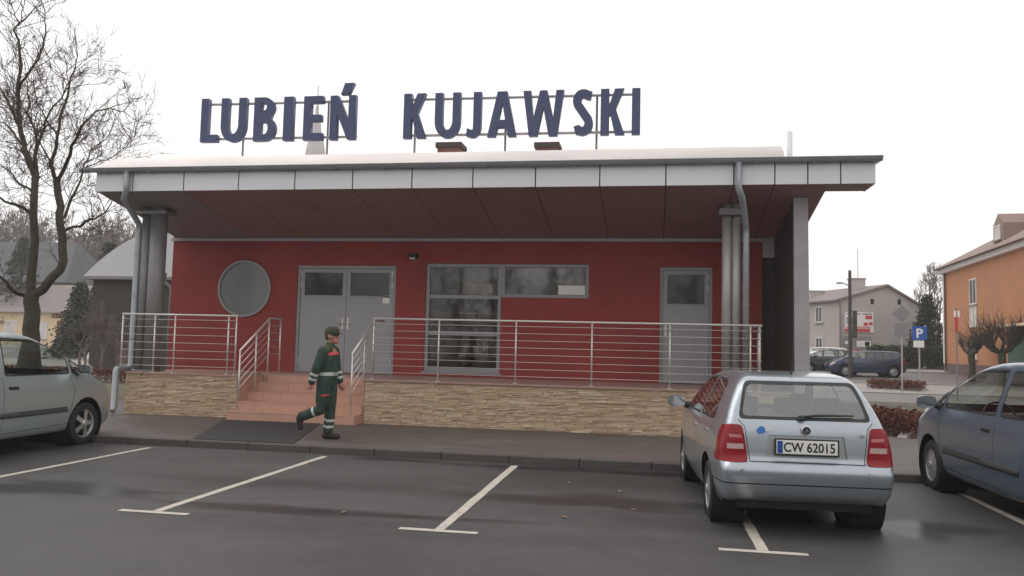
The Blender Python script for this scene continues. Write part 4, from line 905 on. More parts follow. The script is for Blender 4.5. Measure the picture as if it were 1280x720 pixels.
def car_shell(side, sec, plan, res=.045, k=.075):
    """smooth closed body: side outline x width(x,z); vertices found by marching from the car's spine"""
    SP = chaikin(side, 2); W = cr_interp(*zip(*sec)); Pn = cr_interp(*zip(*plan))
    def f(X, Y, Z):
        a = sd_poly(SP, X, Z); b = np.abs(Y)-W(Z)*Pn(X); h = np.maximum(k-np.abs(a-b), 0)/k
        return np.maximum(a, b)+h*h*k*.25
    x0, x1 = SP[:, 0].min(), SP[:, 0].max(); z0, z1 = SP[:, 1].min(), SP[:, 1].max(); w = max(s[1] for s in sec)
    nx, ny, nz = int((x1-x0)/res), int(2*w/res), int((z1-z0)/res); nx += nx % 2; ny += ny % 2
    bm = {}; V = []; F = []
    def vid(i, j, l):
        q = (i, j, l)
        if q not in bm: bm[q] = len(V); V.append((x0+(x1-x0)*i/nx, -w+2*w*j/ny, z0+(z1-z0)*l/nz))
        return bm[q]
    for i in range(nx):
        for j in range(ny):
            F.append((vid(i, j, nz), vid(i+1, j, nz), vid(i+1, j+1, nz), vid(i, j+1, nz))); F.append((vid(i, j, 0), vid(i, j+1, 0), vid(i+1, j+1, 0), vid(i+1, j, 0)))
        for l in range(nz):
            F.append((vid(i, 0, l), vid(i+1, 0, l), vid(i+1, 0, l+1), vid(i, 0, l+1))); F.append((vid(i, ny, l), vid(i, ny, l+1), vid(i+1, ny, l+1), vid(i+1, ny, l)))
    for j in range(ny):
        for l in range(nz):
            F.append((vid(0, j, l), vid(0, j, l+1), vid(0, j+1, l+1), vid(0, j+1, l))); F.append((vid(nx, j, l), vid(nx, j+1, l), vid(nx, j+1, l+1), vid(nx, j, l+1)))
    V = np.array(V); S = V.copy(); S[:, 0] = np.clip(V[:, 0]*.72, x0+.75, x1-.95); S[:, 1] = V[:, 1]*.25; S[:, 2] = .62+(V[:, 2]-.62)*.12
    lo = np.zeros(len(V)); hi = np.full(len(V), 1.6)
    for _ in range(26):
        m = (lo+hi)/2; Q = S+(V-S)*m[:, None]; ins = f(Q[:, 0], Q[:, 1], Q[:, 2]) < 0; lo = np.where(ins, m, lo); hi = np.where(ins, hi, m)
    Q = S+(V-S)*lo[:, None]
    b = bmesh.new(); vs_ = [b.verts.new(q) for q in Q]
    for q in F: b.faces.new([vs_[i] for i in q])
    bmesh.ops.recalc_face_normals(b, faces=b.faces[:])
    return b, f
def carve(b, poly, ax, cond, faces=None):
    """cut the outline of a convex polygon into the shell and return the faces inside it; ax: two coordinate indices"""
    i, j = ax; P = [Vector(p) for p in poly]; ar = sum(P[k].x*P[(k+1) % len(P)].y-P[(k+1) % len(P)].x*P[k].y for k in range(len(P)))
    if ar < 0: P = P[::-1]
    x0, x1 = min(p.x for p in P)-.1, max(p.x for p in P)+.1; y0, y1 = min(p.y for p in P)-.1, max(p.y for p in P)+.1
    src = faces if faces is not None else b.faces
    S = []
    for f in src:
        if f.is_valid:
            c = f.calc_center_median()
            if x0 < c[i] < x1 and y0 < c[j] < y1 and cond(c): S.append(f)
    for k in range(len(P)):
        a, c = P[k], P[(k+1) % len(P)]; d = c-a
        if d.length < 1e-6: continue
        no = [0, 0, 0]; no[i] = d.y; no[j] = -d.x; co = [0, 0, 0]; co[i] = a.x; co[j] = a.y; no = Vector(no).normalized(); co = Vector(co)
        g = set(S); 
        for f in S: g.update(f.edges); g.update(f.verts)
        r = bmesh.ops.bisect_plane(b, geom=list(g), plane_co=co, plane_no=no, dist=1e-5)
        S = [f for f in r['geom'] if isinstance(f, bmesh.types.BMFace) and f.is_valid and (f.calc_center_median()-co).dot(no) < 0]
        if not S: return []
    return S
def split(b, faces, name, m, par, off=0., smooth=True, sub=None, thick=0.):
    """move these faces out of the shell into their own mesh object"""
    faces = [f for f in faces if f.is_valid]
    if not faces: return None
    idx = {}; V = []; F = []; N = []
    for f in faces:
        q = []
        for v in f.verts:
            if v.index not in idx or True:
                key = tuple(round(c, 5) for c in v.co)
                if key not in idx: idx[key] = len(V); V.append(v.co+v.normal*off); N.append(v.normal.copy())
                q.append(idx[key])
        if len(set(q)) > 2: F.append(q)
    bmesh.ops.delete(b, geom=faces, context='FACES')
    me = bpy.data.meshes.new(name); me.from_pydata([tuple(v) for v in V], [], F); me.update()
    o = link(name, me, m, par, smooth)
    if thick: s = o.modifiers.new('thick', 'SOLIDIFY'); s.thickness = thick; s.offset = -1 if off >= 0 else 1
    return o
def rpoly(pts, r=.05, n=3):
    """round the corners of a convex polygon"""
    out = []; P = [Vector(p) for p in pts]
    for i in range(len(P)):
        a, b, c = P[i-1], P[i], P[(i+1) % len(P)]; u = (a-b); v = (c-b); rr_ = min(r, u.length*.45, v.length*.45); u = b+u.normalized()*rr_; v = b+v.normalized()*rr_
        for k in range(n+1): t = k/n; out.append((1-t)**2*u+2*t*(1-t)*b+t*t*v)
    return out
def shrink(pts, d):
    P = [Vector(p) for p in pts]; ar = sum(P[k].x*P[(k+1) % len(P)].y-P[(k+1) % len(P)].x*P[k].y for k in range(len(P))); s = 1 if ar > 0 else -1; L = []
    for i in range(len(P)):
        a, b = P[i], P[(i+1) % len(P)]; e = (b-a).normalized(); n = Vector((-e.y, e.x))*s; L.append((a+n*d, e))
    out = []
    for i in range(len(P)):
        (a, e), (b, g) = L[i-1], L[i]; cr = e.x*g.y-e.y*g.x
        out.append(a+e*(((b-a).x*g.y-(b-a).y*g.x)/cr) if abs(cr) > 1e-6 else b)
    return out
mat('plastic_black', (.02, .02, .021), .5); mat('mirror_face', (.5, .52, .54), .08, metal=1); mat('plastic_grey', (.06, .06, .062), .55); mat('seat_cloth', (.11, .11, .115), .9, noise=.2, scale=20); mat('chrome', (.7, .7, .7), .12, metal=1)
mat('lamp_red', (.25, .004, .011), .25, spec=.3, coat=.15); mat('lamp_clear', (.50, .34, .32), .25, coat=.2); mat('lamp_pink', (.50, .16, .16), .25, coat=.2); mat('lamp_amber', (.6, .22, .05), .2, coat=.5)
mat('alloy', (.55, .55, .54), .3, metal=.7); mat('hub_grey', (.36, .37, .38), .35, metal=.5); mat('arch_dark', (.008, .008, .008), .9); mat('plate_white', (.75, .74, .70), .5); mat('plate_blue', (.02, .06, .32), .5); mat('ink', (.012, .012, .012), .6)
def wheel(par, x, y, side, r=.29, w=.185, kind='hub', steer=0):
    """tyre and rim as parts of the wheel; outer face towards side (+1 left, -1 right)"""
    t = MB().lathe([(r*.66, -w*.48), (r*.80, -w*.5), (r*.93, -w*.47), (r*.985, -w*.36), (r, -w*.2), (r, w*.2), (r*.985, w*.36), (r*.93, w*.47), (r*.80, w*.5), (r*.66, w*.48)], 40, 'y').build('wheel', MATS['rubber'], par, smooth=True)
    t.location = (x, y, r); t.rotation_euler.z = steer
    s = side; yo = w*.40*s
    MB().lathe([(r*.67, -w*.44*s), (r*.64, -w*.2*s), (r*.64, w*.25*s), (r*.68, w*.46*s)], 32, 'y').build('rim_barrel', MATS['hub_grey'], t, smooth=True)
    MB().lathe([(0, w*.02*s), (r*.64, w*.02*s)], 24, 'y').build('brake_disc', MATS['arch_dark'], t)
    n = 5 if kind == 'alloy' else 9
    for k in range(n):
        a = 2*PI*k/n+.3; c, q = math.cos(a), math.sin(a); wd = r*(.11 if kind == 'alloy' else .135); L = []
        for rad, ww, d in ((r*.14, wd*1.0, .02), (r*.40, wd*.9, .0), (r*.66, wd*1.25, -.008)):
            for e in (-1, 1): L.append((rad*q+e*ww*c, yo+d*s, rad*c-e*ww*q))
        B = [(p[0]*.98, p[1]-.022*s, p[2]*.98) for p in L]
        MB().add(L+B, [(0, 1, 3, 2), (2, 3, 5, 4), (0, 2, 8, 6), (2, 4, 10, 8), (3, 1, 7, 9), (5, 3, 9, 11)]).build('spoke', MATS['alloy' if kind == 'alloy' else 'hub_grey'], t)
    MB().lathe([(r*.17, yo-.01*s), (r*.16, yo+.026*s), (r*.10, yo+.032*s), (0, yo+.032*s)], 20, 'y').build('hub_cap', MATS['alloy' if kind == 'alloy' else 'hub_grey'], t, smooth=True)
    MB().lathe([(r*.60, yo-.012*s), (r*.655, yo+.002*s), (r*.69, yo-.004*s), (r*.69, yo-.03*s)], 32, 'y').build('rim', MATS['alloy' if kind == 'alloy' else 'hub_grey'], t, smooth=True)
    return t
def seat(par, x, y, z=.36, back=1.0):
    mb = MB().prism([(x-.25, z), (x+.25, z+.02), (x+.27, z+.14), (x-.2, z+.12)], y-.24, y+.24); mb.prism([(x-.25, z+.1), (x-.12, z+.1), (x-.30, z+.66), (x-.40, z+.66)], y-.23, y+.23)
    o = mb.build('seat', MATS['seat_cloth'], par, bevel=.04)
    MB().prism([(x-.37, z+.69), (x-.28, z+.69), (x-.31, z+.87), (x-.39, z+.87)], y-.12, y+.12).build('headrest', MATS['seat_cloth'], o, bevel=.03)
def mirror(par, x, y, z, side, m):
    sq = lambda r, h: [(h, r*1.35*math.copysign(abs(math.cos(a))**.6, math.cos(a)), r*.9*math.copysign(abs(math.sin(a))**.6, math.sin(a))) for a in [2*PI*q/24 for q in range(24)]]
    V = []; F = []
    for k, (r, h) in enumerate(((.02, .062), (.055, .055), (.075, .03), (.082, -.01), (.08, -.045))):
        V += sq(r, h)
        if k: F += [(24*(k-1)+q, 24*(k-1)+(q+1) % 24, 24*k+(q+1) % 24, 24*k+q) for q in range(24)]
    F.append(tuple(range(24)))
    o = MB().add(V, F).build('wing_mirror', m, par, smooth=True); o.location = (x, y+side*.12, z+.05)
    MB().add(sq(.079, -.043), [tuple(range(24))]).build('mirror_glass', MATS['mirror_face'], o); MB().tube([(.0, -side*.07, -.03), (.02, -side*.17, -.055)], [.032, .045], 8).build('mirror_arm', MATS['plastic_black'], o)
def circ(cx, cz, r, n=22): return [(cx+r*math.cos(2*PI*i/n), cz+r*math.sin(2*PI*i/n)) for i in range(n)]

def make_car(root, C):
    paint = C['paint']; b, f = car_shell(C['side'], C['sec'], C['plan'], C.get('res', .045), C.get('k', .075)); par = root
    wb, r = C['wb'], C['r']; xf, xr = wb/2, -wb/2
    b.verts.index_update(); b.normal_update()
    L_ = lambda s: (lambda c: c.y*s > .25)
    # wheel arches
    for s in (1, -1):
        for x in (xf, xr):
            S = carve(b, circ(x, r+.01, r*1.22), (0, 2), L_(s)); bmesh.ops.delete(b, geom=S, context='FACES')
            b.normal_update()
            R_ = r*1.22; yb = C['track']/2*s
            MB().lathe([(R_, yb-s*.22), (R_, yb+s*.085)], 30, 'y', (x, 0, r+.01)).build('wheel_arch', MATS['arch_dark'], par)
            MB().lathe([(0, yb-s*.2), (R_, yb-s*.2)], 30, 'y', (x, 0, r+.01)).build('arch_liner', MATS['arch_dark'], par)
    def glaze(name, poly, ax, cond, g='car_glass', seal=.022):
        S = carve(b, rpoly(poly, .05), ax, cond); b.normal_update()
        S2 = carve(b, rpoly(shrink(poly, seal), .045), ax, cond, S); b.normal_update()
        o = split(b, S2, name, MATS[g], par, -.004)
        S = [q for q in b.faces if q.is_valid and q in set(S)] if False else carve(b, rpoly(poly, .05), ax, cond)
        split(b, S, 'window_seal', MATS['plastic_black'], o or par, -.001)
    for s in (1, -1):
        for nm, poly in C['swin']: glaze(nm, poly, (0, 2), L_(s))
        for nm, poly, m in C.get('strips', []):
            S = carve(b, poly, (0, 2), L_(s)); split(b, S, nm, MATS[m], par, .012 if nm == 'rub_strip' else -.004, thick=.011 if nm == 'rub_strip' else 0)
    if 'rwin' in C: glaze('rear_window', C['rwin'], (1, 2), lambda c: c.x < xr+.1, C.get('rglass', 'car_glass'), C.get('rseal', .03))
    if 'fwin' in C: glaze('windscreen', C['fwin'], (1, 2), lambda c: c.x > .1)
    for s in (1, -1):
        if 'tail' in C:
            P = [(y*s, z) for y, z in C['tail']]; S = carve(b, rpoly(P, .04), (1, 2), lambda c: c.x < xr-.46); b.normal_update(); parts = []
            for nm, m, q in C.get('tail_in', []):
                S2 = carve(b, [(y*s, z) for y, z in q], (1, 2), lambda c: c.x < xr-.46); b.normal_update(); parts.append((nm, m, S2))
                o2 = split(b, S2, nm, MATS[m], par, .001); C.setdefault('_t', []).append(o2)
            S = carve(b, rpoly(P, .04), (1, 2), lambda c: c.x < xr-.46); tl_ = split(b, S, 'tail_light', MATS['lamp_red'], par, .004)
        if 'head' in C:
            P = [(y*s, z) for y, z in C['head']]; S = carve(b, rpoly(P, .05), (1, 2), lambda c: c.x > xf+.2); b.normal_update(); split(b, S, 'headlight', MATS['lamp_clear'], par, .001)
    for nm, poly, ax, side_, m, off in C.get('cuts', []):
        cond = (lambda c: c.x < xr) if side_ == 'rear' else ((lambda c: c.x > xf) if side_ == 'front' else (lambda c: True))
        S = carve(b, poly, ax, cond); b.normal_update(); split(b, S, nm, MATS[m], par, off)
    me = bpy.data.meshes.new('body'); 
    bo = [q for q in b.faces if q.calc_center_median().z < C['side'][0][1]+.02 and q.normal.z < -.8]
    if bo: split(b, bo, 'floor_pan', MATS['arch_dark'], par)
    b.to_mesh(me); b.free(); link('body', me, paint, par, True)
    # wheels, cabin
    for x in (xf, xr):
        for s in (1, -1): wheel(par, x, C['track']/2*s, s, r, .185, C.get('wheel', 'hub'), C.get('steer', 0) if x > 0 else 0)
    if C.get('cabin', True):
        w = C['track']/2
        MB().box(-wb/2+.1, wb/2-.2, -w+.06, w-.06, .24, .30).build('cabin_floor', MATS['plastic_black'], par)
        MB().box(-wb/2-.55, wb/2-.35, -w+.1, w-.1, .31, .42).build('cabin_floor', MATS['plastic_black'], par)
        zb = C['belt']
        MB().prism([(wb/2-.15, .35), (wb/2-.15, zb-.02), (wb/2-.45, zb+.02), (wb/2-.6, zb-.12), (wb/2-.5, .35)], -w+.02, w-.02).build('dashboard', MATS['plastic_black'], par, bevel=.03)
        for s in (1, -1): seat(par, .12, s*.35, C.get('seatz', .32)); MB().box(-wb/2-.3, wb/2-.3, s*(w+.0), s*(w+.02) if s > 0 else s*(w+.021), .35, zb-.05).build('door_trim', MATS['plastic_grey'], par)
        for s in (.42, 0, -.42): seat(par, -.72, s*.95, C.get('seatz', .32)+.0)
        sw_ = MB(); n = 24; sw_.tube([(.18*math.cos(2*PI*i/n)*.35, .18*math.sin(2*PI*i/n), .18*math.cos(2*PI*i/n)) for i in range(n+1)], .014, 6, False); o = sw_.build('steering_wheel', MATS['plastic_black'], par, smooth=True); o.location = (wb/2-.72, .35, zb-.03)
    for s in (1, -1): mirror(par, C['mir'][0], C['mir'][1]*s, C['mir'][2], s, paint)
    def surf(x, z, s):     # outer side surface
        lo, hi = 0., 1.2
        for _ in range(30):
            m_ = (lo+hi)/2
            if f(np.array([x]), np.array([m_]), np.array([z]))[0] < 0: lo = m_
            else: hi = m_
        return lo*s
    for s in (1, -1):
        for x, z in C.get('handles', []):
            y = surf(x, z, s); MB().box(x-.085, x+.085, y-.012, y+.012, z-.018, z+.022).build('door_handle', C.get('handle_m', MATS['plastic_black']), par, bevel=.008)
    return f
def seam(pts, w=.007):
    out = []
    for (a, b) in zip(pts[:-1], pts[1:]):
        a, b = Vector(a), Vector(b); d = (b-a).normalized(); n = Vector((-d.y, d.x))*w/2; out.append([a+n, a-n, b-n, b+n])
    return out
def carpaint(name, c, metal=.45, rough=.3): return mat(name, c, rough, metal=metal, coat=.85, noise=.03, scale=3)

# --- silver blue hatchback seen from behind
hatch = dict(
 side=[(-1.76, .265), (-1.88, .34), (-1.945, .46), (-1.98, .56), (-1.975, .61), (-1.955, .64), (-1.885, .655), (-1.88, .80), (-1.86, .97), (-1.80, 1.06), (-1.60, 1.36), (-1.50, 1.425), (-1.2, 1.455), (-.7, 1.465), (-.2, 1.455), (.15, 1.41), (.45, 1.28), (1.0, .97), (1.15, .93), (1.6, .86), (1.86, .74), (1.97, .62), (2.0, .44), (1.95, .24), (1.5, .19), (-1.5, .19)],
 sec=[(.15, .72), (.30, .785), (.5, .82), (.7, .825), (.88, .795), (1.0, .75), (1.1, .71), (1.3, .61), (1.42, .535), (1.52, .48)],
 plan=[(-2.0, .895), (-1.9, .92), (-1.6, .965), (-1.2, .99), (.8, 1.0), (1.3, .98), (1.7, .92), (1.9, .83), (2.05, .72)],
 wb=2.46, r=.29, track=1.42, belt=.95, k=.085, res=.04,
 swin=[('side_window', [(-.42, .975), (.92, .955), (.55, 1.20), (.25, 1.345), (-.05, 1.385), (-.42, 1.39)]), ('side_window', [(-1.32, .985), (-.48, .975), (-.48, 1.39), (-1.0, 1.375), (-1.15, 1.33)])],
 rwin=[(-.595, 1.035), (.595, 1.035), (.545, 1.25), (.50, 1.385), (-.50, 1.385), (-.545, 1.25)], rglass='car_glass_rear', rseal=.03,
 fwin=[(-.66, .99), (.66, .99), (.56, 1.37), (-.56, 1.37)],
 tail=[(.52, .65), (.83, .65), (.83, .80), (.78, .93), (.71, .985), (.565, .985), (.54, .80)],
 tail_in=[('reverse_lamp', 'lamp_pink', [(.57, .865), (.685, .87), (.69, .90), (.575, .895)]), ('indicator_lamp', 'lamp_clear', [(.555, .765), (.705, .765), (.71, .815), (.56, .815)])],
 head=[(.42, .60), (.72, .63), (.72, .76), (.48, .74)],
 cuts=[('tailgate_seam', q, (1, 2), 'rear', 'plastic_black', -.004) for q in seam([(-.60, 1.03), (-.545, .97), (-.505, .66)])+seam([(.60, 1.03), (.545, .97), (.505, .66)])+seam([(-.505, .66), (.505, .66)])]
    + [('bumper_seam', q, (1, 2), 'rear', 'plastic_black', -.003) for q in seam([(-.80, .462), (.80, .462)], .012)]
    + [('number_plate_recess', [(-.36, .70), (.36, .70), (.335, .90), (-.335, .90)], (1, 2), 'rear', 'hub_grey', -.012)],
 strips=[('door_seam', q, 'plastic_black') for q in seam([(-.45, .98), (-.45, .42)])+seam([(1.0, .96), (.95, .40), (-.42, .30), (-.45, .42)])+seam([(-.47, .32), (-.80, .34)])+seam([(-1.38, 1.0), (-1.22, .82)])],
 mir=(.86, .80, .97), handles=[(-.32, .84), (-1.1, .86)], wheel='hub', paint=carpaint('paint_silver_blue', (.37, .41, .445), .6), handle_m=carpaint('paint_silver_blue', (0, 0, 0)), seatz=.34)
fb = thing('hatchback_car', 'silver blue hatchback parked with its rear and number plate CW 62015 facing out', 'car', (1.27, 9.70, 0), R(90+3.6))
make_car(fb, hatch)
# fold the small lamps into their tail lights
tls = [o for o in bpy.data.objects if o.parent == fb and o.name.startswith('tail_light')]
for o in [q for q in bpy.data.objects if q.parent == fb and q.name.split('.')[0] in ('reverse_lamp', 'indicator_lamp')]:
    s = np.sign(o.data.vertices[0].co.y); o.parent = [t for t in tls if np.sign(t.data.vertices[0].co.y) == s][0]
MB().box(-1.908, -1.895, -.285, .285, .722, .876).build('plate_frame', MATS['plastic_black'], fb, bevel=.004)
pl = MB().box(-1.912, -1.90, -.27, .27, .738, .862).build('number_plate', MATS['plate_white'], fb, bevel=.004)
MB().box(-1.915, -1.9125, .215, .262, .745, .855).build('plate_band', MATS['plate_blue'], pl)
me, w = text_mesh('CW 62015', .088, bold=.02, xs=.86); o = link('plate_text', me, MATS['ink'], pl); o.matrix_local = Matrix(((0, 0, -1, -1.914), (-1, 0, 0, -.02), (0, 1, 0, .80), (0, 0, 0, 1)))
bf = MB().lathe([(0, -.004), (.036, -.003), (.042, .002), (.042, .01)], 20, 'x').build('badge', MATS['chrome'], fb); bf.location = (-1.892, 0, .955)
MB().lathe([(0, -.0065), (.031, -.0065)], 18, 'x').build('badge_disc', MATS['ink'], bf)
MB().box(-.0085, -.0068, -.004, .004, -.02, .022).box(-.0085, -.0068, .006, .016, -.018, -.002).box(-.0085, -.0068, -.016, -.006, -.010, .006).build('badge_mark', MATS['chrome'], bf)
mat('sticker_blue', (.05, .22, .62), .4)
MB().lathe([(0, 0), (.035, 0)], 16, 'x', (-1.888, .40, .945)).build('sticker', MATS['sticker_blue'], fb); MB().box(-1.889, -1.884, .325, .365, .935, .965).build('sticker', MATS['plate_white'], fb)
MB().box(-1.889, -1.884, -.52, -.47, .905, .912).box(-1.889, -1.884, -.51, -.48, .92, .927).build('model_mark', MATS['chrome'], fb)
MB().tube([(-1.83, .03, 1.065), (-1.815, -.10, 1.085), (-1.805, -.44, 1.092)], [.016, .012, .007], 8).build('rear_wiper', MATS['plastic_black'], fb, smooth=True)
MB().lathe([(0, 0), (.035, 0), (.03, .03), (0, .035)], 12, 'z', (-1.825, .03, 1.05)).build('wiper_hub', MATS['plastic_black'], fb)
MB().tube([(-1.28, 0, 1.445), (-1.36, 0, 1.58)], [.009, .004], 6).build('roof_aerial', MATS['plastic_black'], fb)
MB().box(-1.80, -1.3, -.6, .6, .22, .33).build('rear_valance', MATS['arch_dark'], fb)

# --- compact people carrier, two of them with different paint and wheels
def mpv(paint, wheel_kind, strip_z, steer=0, h=1.0):
    side = [(-1.95, .30), (-2.02, .42), (-2.0, .70), (-1.95, 1.0), (-1.80, 1.42), (-1.66, 1.57), (-1.3, 1.615), (-.7, 1.635), (.0, 1.63), (.38, 1.575), (.72, 1.43), (1.48, 1.03), (1.57, .97), (1.80, .88), (1.98, .74), (2.10, .60), (2.125, .44), (2.08, .25), (1.6, .21), (-1.6, .21)]
    return dict(side=side,
     sec=[(.15, .76), (.30, .82), (.5, .855), (.7, .86), (.9, .845), (1.0, .82), (1.1, .79), (1.35, .69), (1.5, .62), (1.65, .56)],
     plan=[(-2.05, .91), (-1.95, .94), (-1.6, .985), (-1.2, 1.0), (.8, 1.0), (1.3, .985), (1.7, .93), (1.95, .84), (2.15, .70)],
     wb=2.58, r=.31, track=1.47, belt=1.0, k=.09, res=.045, steer=steer,
     swin=[('quarter_window', [(.96, 1.045), (1.44, 1.035), (.97, 1.275)]), ('side_window', [(-.30, 1.045), (.925, 1.045), (.925, 1.30), (.66, 1.44), (.34, 1.535), (-.22, 1.555)]), ('side_window', [(-1.25, 1.055), (-.38, 1.045), (-.30, 1.545), (-1.12, 1.535)]), ('quarter_window', [(-1.72, 1.08), (-1.33, 1.06), (-1.20, 1.53), (-1.45, 1.51), (-1.6, 1.38)])],
     rwin=[(-.6, 1.08), (.6, 1.08), (.54, 1.5), (-.54, 1.5)], fwin=[(-.70, 1.06), (.70, 1.06), (.60, 1.52), (-.60, 1.52)],
     tail=[(.60, .70), (.84, .70), (.80, 1.05), (.66, 1.05)], head=[(.36, .60), (.76, .66), (.76, .82), (.44, .76)],
     strips=[('rub_strip', [(-.82, strip_z), (.88, strip_z+.015), (.84, strip_z+.085), (-.82, strip_z+.07)], 'plastic_grey')]+[('door_seam', q, 'plastic_black') for q in seam([(-.34, 1.04), (-.33, .40), (-.36, .30)])+seam([(.93, 1.0), (1.0, .80), (.90, .34), (-.36, .30)])],
     mir=(1.06, .85, 1.06), handles=[(-.17, .89), (-1.12, .90)], wheel=wheel_kind, paint=paint, seatz=.42)
g1_ = carpaint('paint_green_grey', (.36, .41, .405), .4)
cl = thing('people_carrier', 'pale green-grey people carrier with alloy wheels parked nose to the kerb below the bare tree', 'car', (-9.42, 9.93, 0), R(90-1.0)); cl.scale = (1.0, 1.0, 1.035)
make_car(cl, mpv(g1_, 'alloy', .50))
g2_ = carpaint('paint_slate_blue', (.125, .17, .23), .4)
def recolour(root, old, new):
    for ch in root.children_recursive:
        if ch.type == 'MESH' and ch.data.materials and ch.data.materials[0] == old: ch.data = ch.data.copy(); ch.data.materials[0] = new
cr_ = copy_tree(cl); cr_.location = (4.36, 9.72, 0); cr_.rotation_euler.z = R(90+4.0); cr_.scale = (1.045, 1.0, .99)
tag(cr_, 'dark slate blue people carrier parked on the side of the hatchback away from the steps', 'car'); recolour(cr_, g1_, g2_)
for ch in list(cr_.children):
    if ch.name.split('.')[0] == 'wheel':
        for q in list(ch.children): bpy.data.objects.remove(q)
        bpy.data.objects.remove(ch)
for x in (1.29, -1.29):
    for s in (1, -1): wheel(cr_, x, .735*s, s, .31, .185, 'hub', R(-5) if x > 0 else 0)
# --- cars far behind
estate = mpv(carpaint('paint_navy', (.03, .045, .09), .3), 'hub', .5); estate['side'] = [(x, z if z < .9 else .9+(z-.9)*.78) for x, z in estate['side']]; estate['sec'] = [(z if z < .9 else .9+(z-.9)*.78, w) for z, w in estate['sec']]
estate['swin'] = [(n_, [(x, .9+(z-.9)*.78) for x, z in p]) for n_, p in estate['swin']]; estate.update(res=.09, cabin=False); estate['rwin'] = [(y, .9+(z-.9)*.78) for y, z in estate['rwin']]; estate['fwin'] = [(y, .9+(z-.9)*.78) for y, z in estate['fwin']]; estate['mir'] = (.95, .84, 1.0)
FAR = []
def far_car(label, paint, x, Y, rz, zoff=0):
    p = px(x, 460, 'y', Y)
    if not FAR:
        C = dict(estate); C['paint'] = paint; t = thing('parked_car', label, 'car', (p.x, Y, gz(Y)), R(rz)); make_car(t, C); FAR.append((t, paint))
    else:
        t = copy_tree(FAR[0][0]); tag(t, label, 'car'); t.location = (p.x, Y, gz(Y)); t.rotation_euler.z = R(rz); recolour(t, FAR[0][1], paint)
    return t
far_car('dark navy estate car parked beyond the small red hedge', carpaint('paint_navy', (0, 0, 0)), 1081, 49, 184)
far_car('white car parked in front of the grey house', carpaint('paint_white', (.7, .7, .7), .05), 1022, 55, 200)
far_car('small dark grey car next to the white car', carpaint('paint_dark', (.05, .055, .065), .3), 1030, 50.5, 195)
far_car('pale blue white car seen through the railing beside the column', carpaint('paint_pale', (.45, .5, .52), .2), 163, 38, 255)

# ---------------------------------------------------------------- the walking worker
mat('uniform', (.026, .052, .038), .85, noise=.22, scale=9, bump=.3, bscale=30); mat('uniform_olive', (.05, .07, .035), .85, noise=.2, scale=12); mat('skin', (.42, .20, .15), .55); mat('hivis_red', (.75, .07, .08), .6); mat('reflector', (.5, .53, .5), .4); mat('boot', (.02, .017, .015), .6); mat('cap_cloth', (.045, .045, .03), .85)
mat('glove', (.03, .045, .03), .85)
def blend(name, chains, m, par, vox=.014, it=6, flat=None):
    """tapered limbs fused into one continuous surface"""
    mb = MB()
    for pts, rads in chains:
        pts = [Vector(p) for p in pts]; mb.tube(pts, rads, 14)
        for p, r in ((pts[0], rads[0]), (pts[-1], rads[-1])):
            q = MB().lathe([(r*math.sin(PI*i/8)+1e-4, -r*math.cos(PI*i/8)) for i in range(9)], 14, 'z', p); mb.add(q.v, q.f)
    me = bpy.data.meshes.new(name); me.from_pydata(mb.v, [], mb.f); o = bpy.data.objects.new(name, me); col.objects.link(o)
    r = o.modifiers.new('r', 'REMESH'); r.mode = 'VOXEL'; r.voxel_size = vox; s = o.modifiers.new('s', 'SMOOTH'); s.iterations = it; s.factor = .5
    dg = bpy.context.evaluated_depsgraph_get(); dg.update(); m2 = bpy.data.meshes.new_from_object(o.evaluated_get(dg)); bpy.data.objects.remove(o); m2.materials.clear()
    return link(name, m2, m, par, True)
pz = px(407, 549, 'z', .104); wk = thing('person', 'man in dark green work uniform and cap striding past the steps', 'person', (pz.x-.02, pz.y, .102), R(0))
# local frame: +x = walking direction (to the right), y = away from the camera, z up
V3 = Vector
hipR, hipL = V3((.0, -.095, .90)), V3((.02, .095, .90))
kneeF, ankF, toeF = V3((.04, .085, .48)), V3((.02, .08, .10)), V3((.19, .08, .045))           # leg on the ground
kneeB, ankB, toeB = V3((-.04, -.10, .47)), V3((-.36, -.10, .35)), V3((-.37, -.10, .18))       # trailing leg, foot lifted
waist, chest, neck = V3((.0, 0, 1.05)), V3((.01, 0, 1.32)), V3((.03, 0, 1.50))
shR, shL = V3((-.0, -.19, 1.40)), V3((.03, .19, 1.40))
elR, wrR = V3((-.07, -.27, 1.13)), V3((-.15, -.25, .90)); elL, wrL = V3((.05, .27, 1.13)), V3((.13, .25, .90))
hd = V3((.07, 0, 1.64))
def fingers(w, d, side):
    out = []; d = d.normalized(); fw = V3((1, 0, 0)); fw = (fw-d*fw.dot(d)).normalized(); nn = d.cross(fw)*side
    palm = w+d*.075
    out.append(([w, w+d*.03, palm], [.024, .034, .033])); out.append(([w+d*.03+fw*.018, palm+fw*.018], [.026, .022])); out.append(([w+d*.03-fw*.018, palm-fw*.018], [.026, .022]))
    for k, (o_, L) in enumerate(((.03, .068), (.010, .078), (-.011, .072), (-.031, .055))):
        b0 = palm+fw*o_; out.append(([b0, b0+d*L*.5+nn*.008, b0+d*L*.85+nn*.028], [.0105, .0095, .008]))
    t0 = w+d*.035+fw*.03; out.append(([t0, t0+d*.035+fw*.022, t0+d*.065+fw*.02+nn*.01], [.0125, .011, .009])); return out
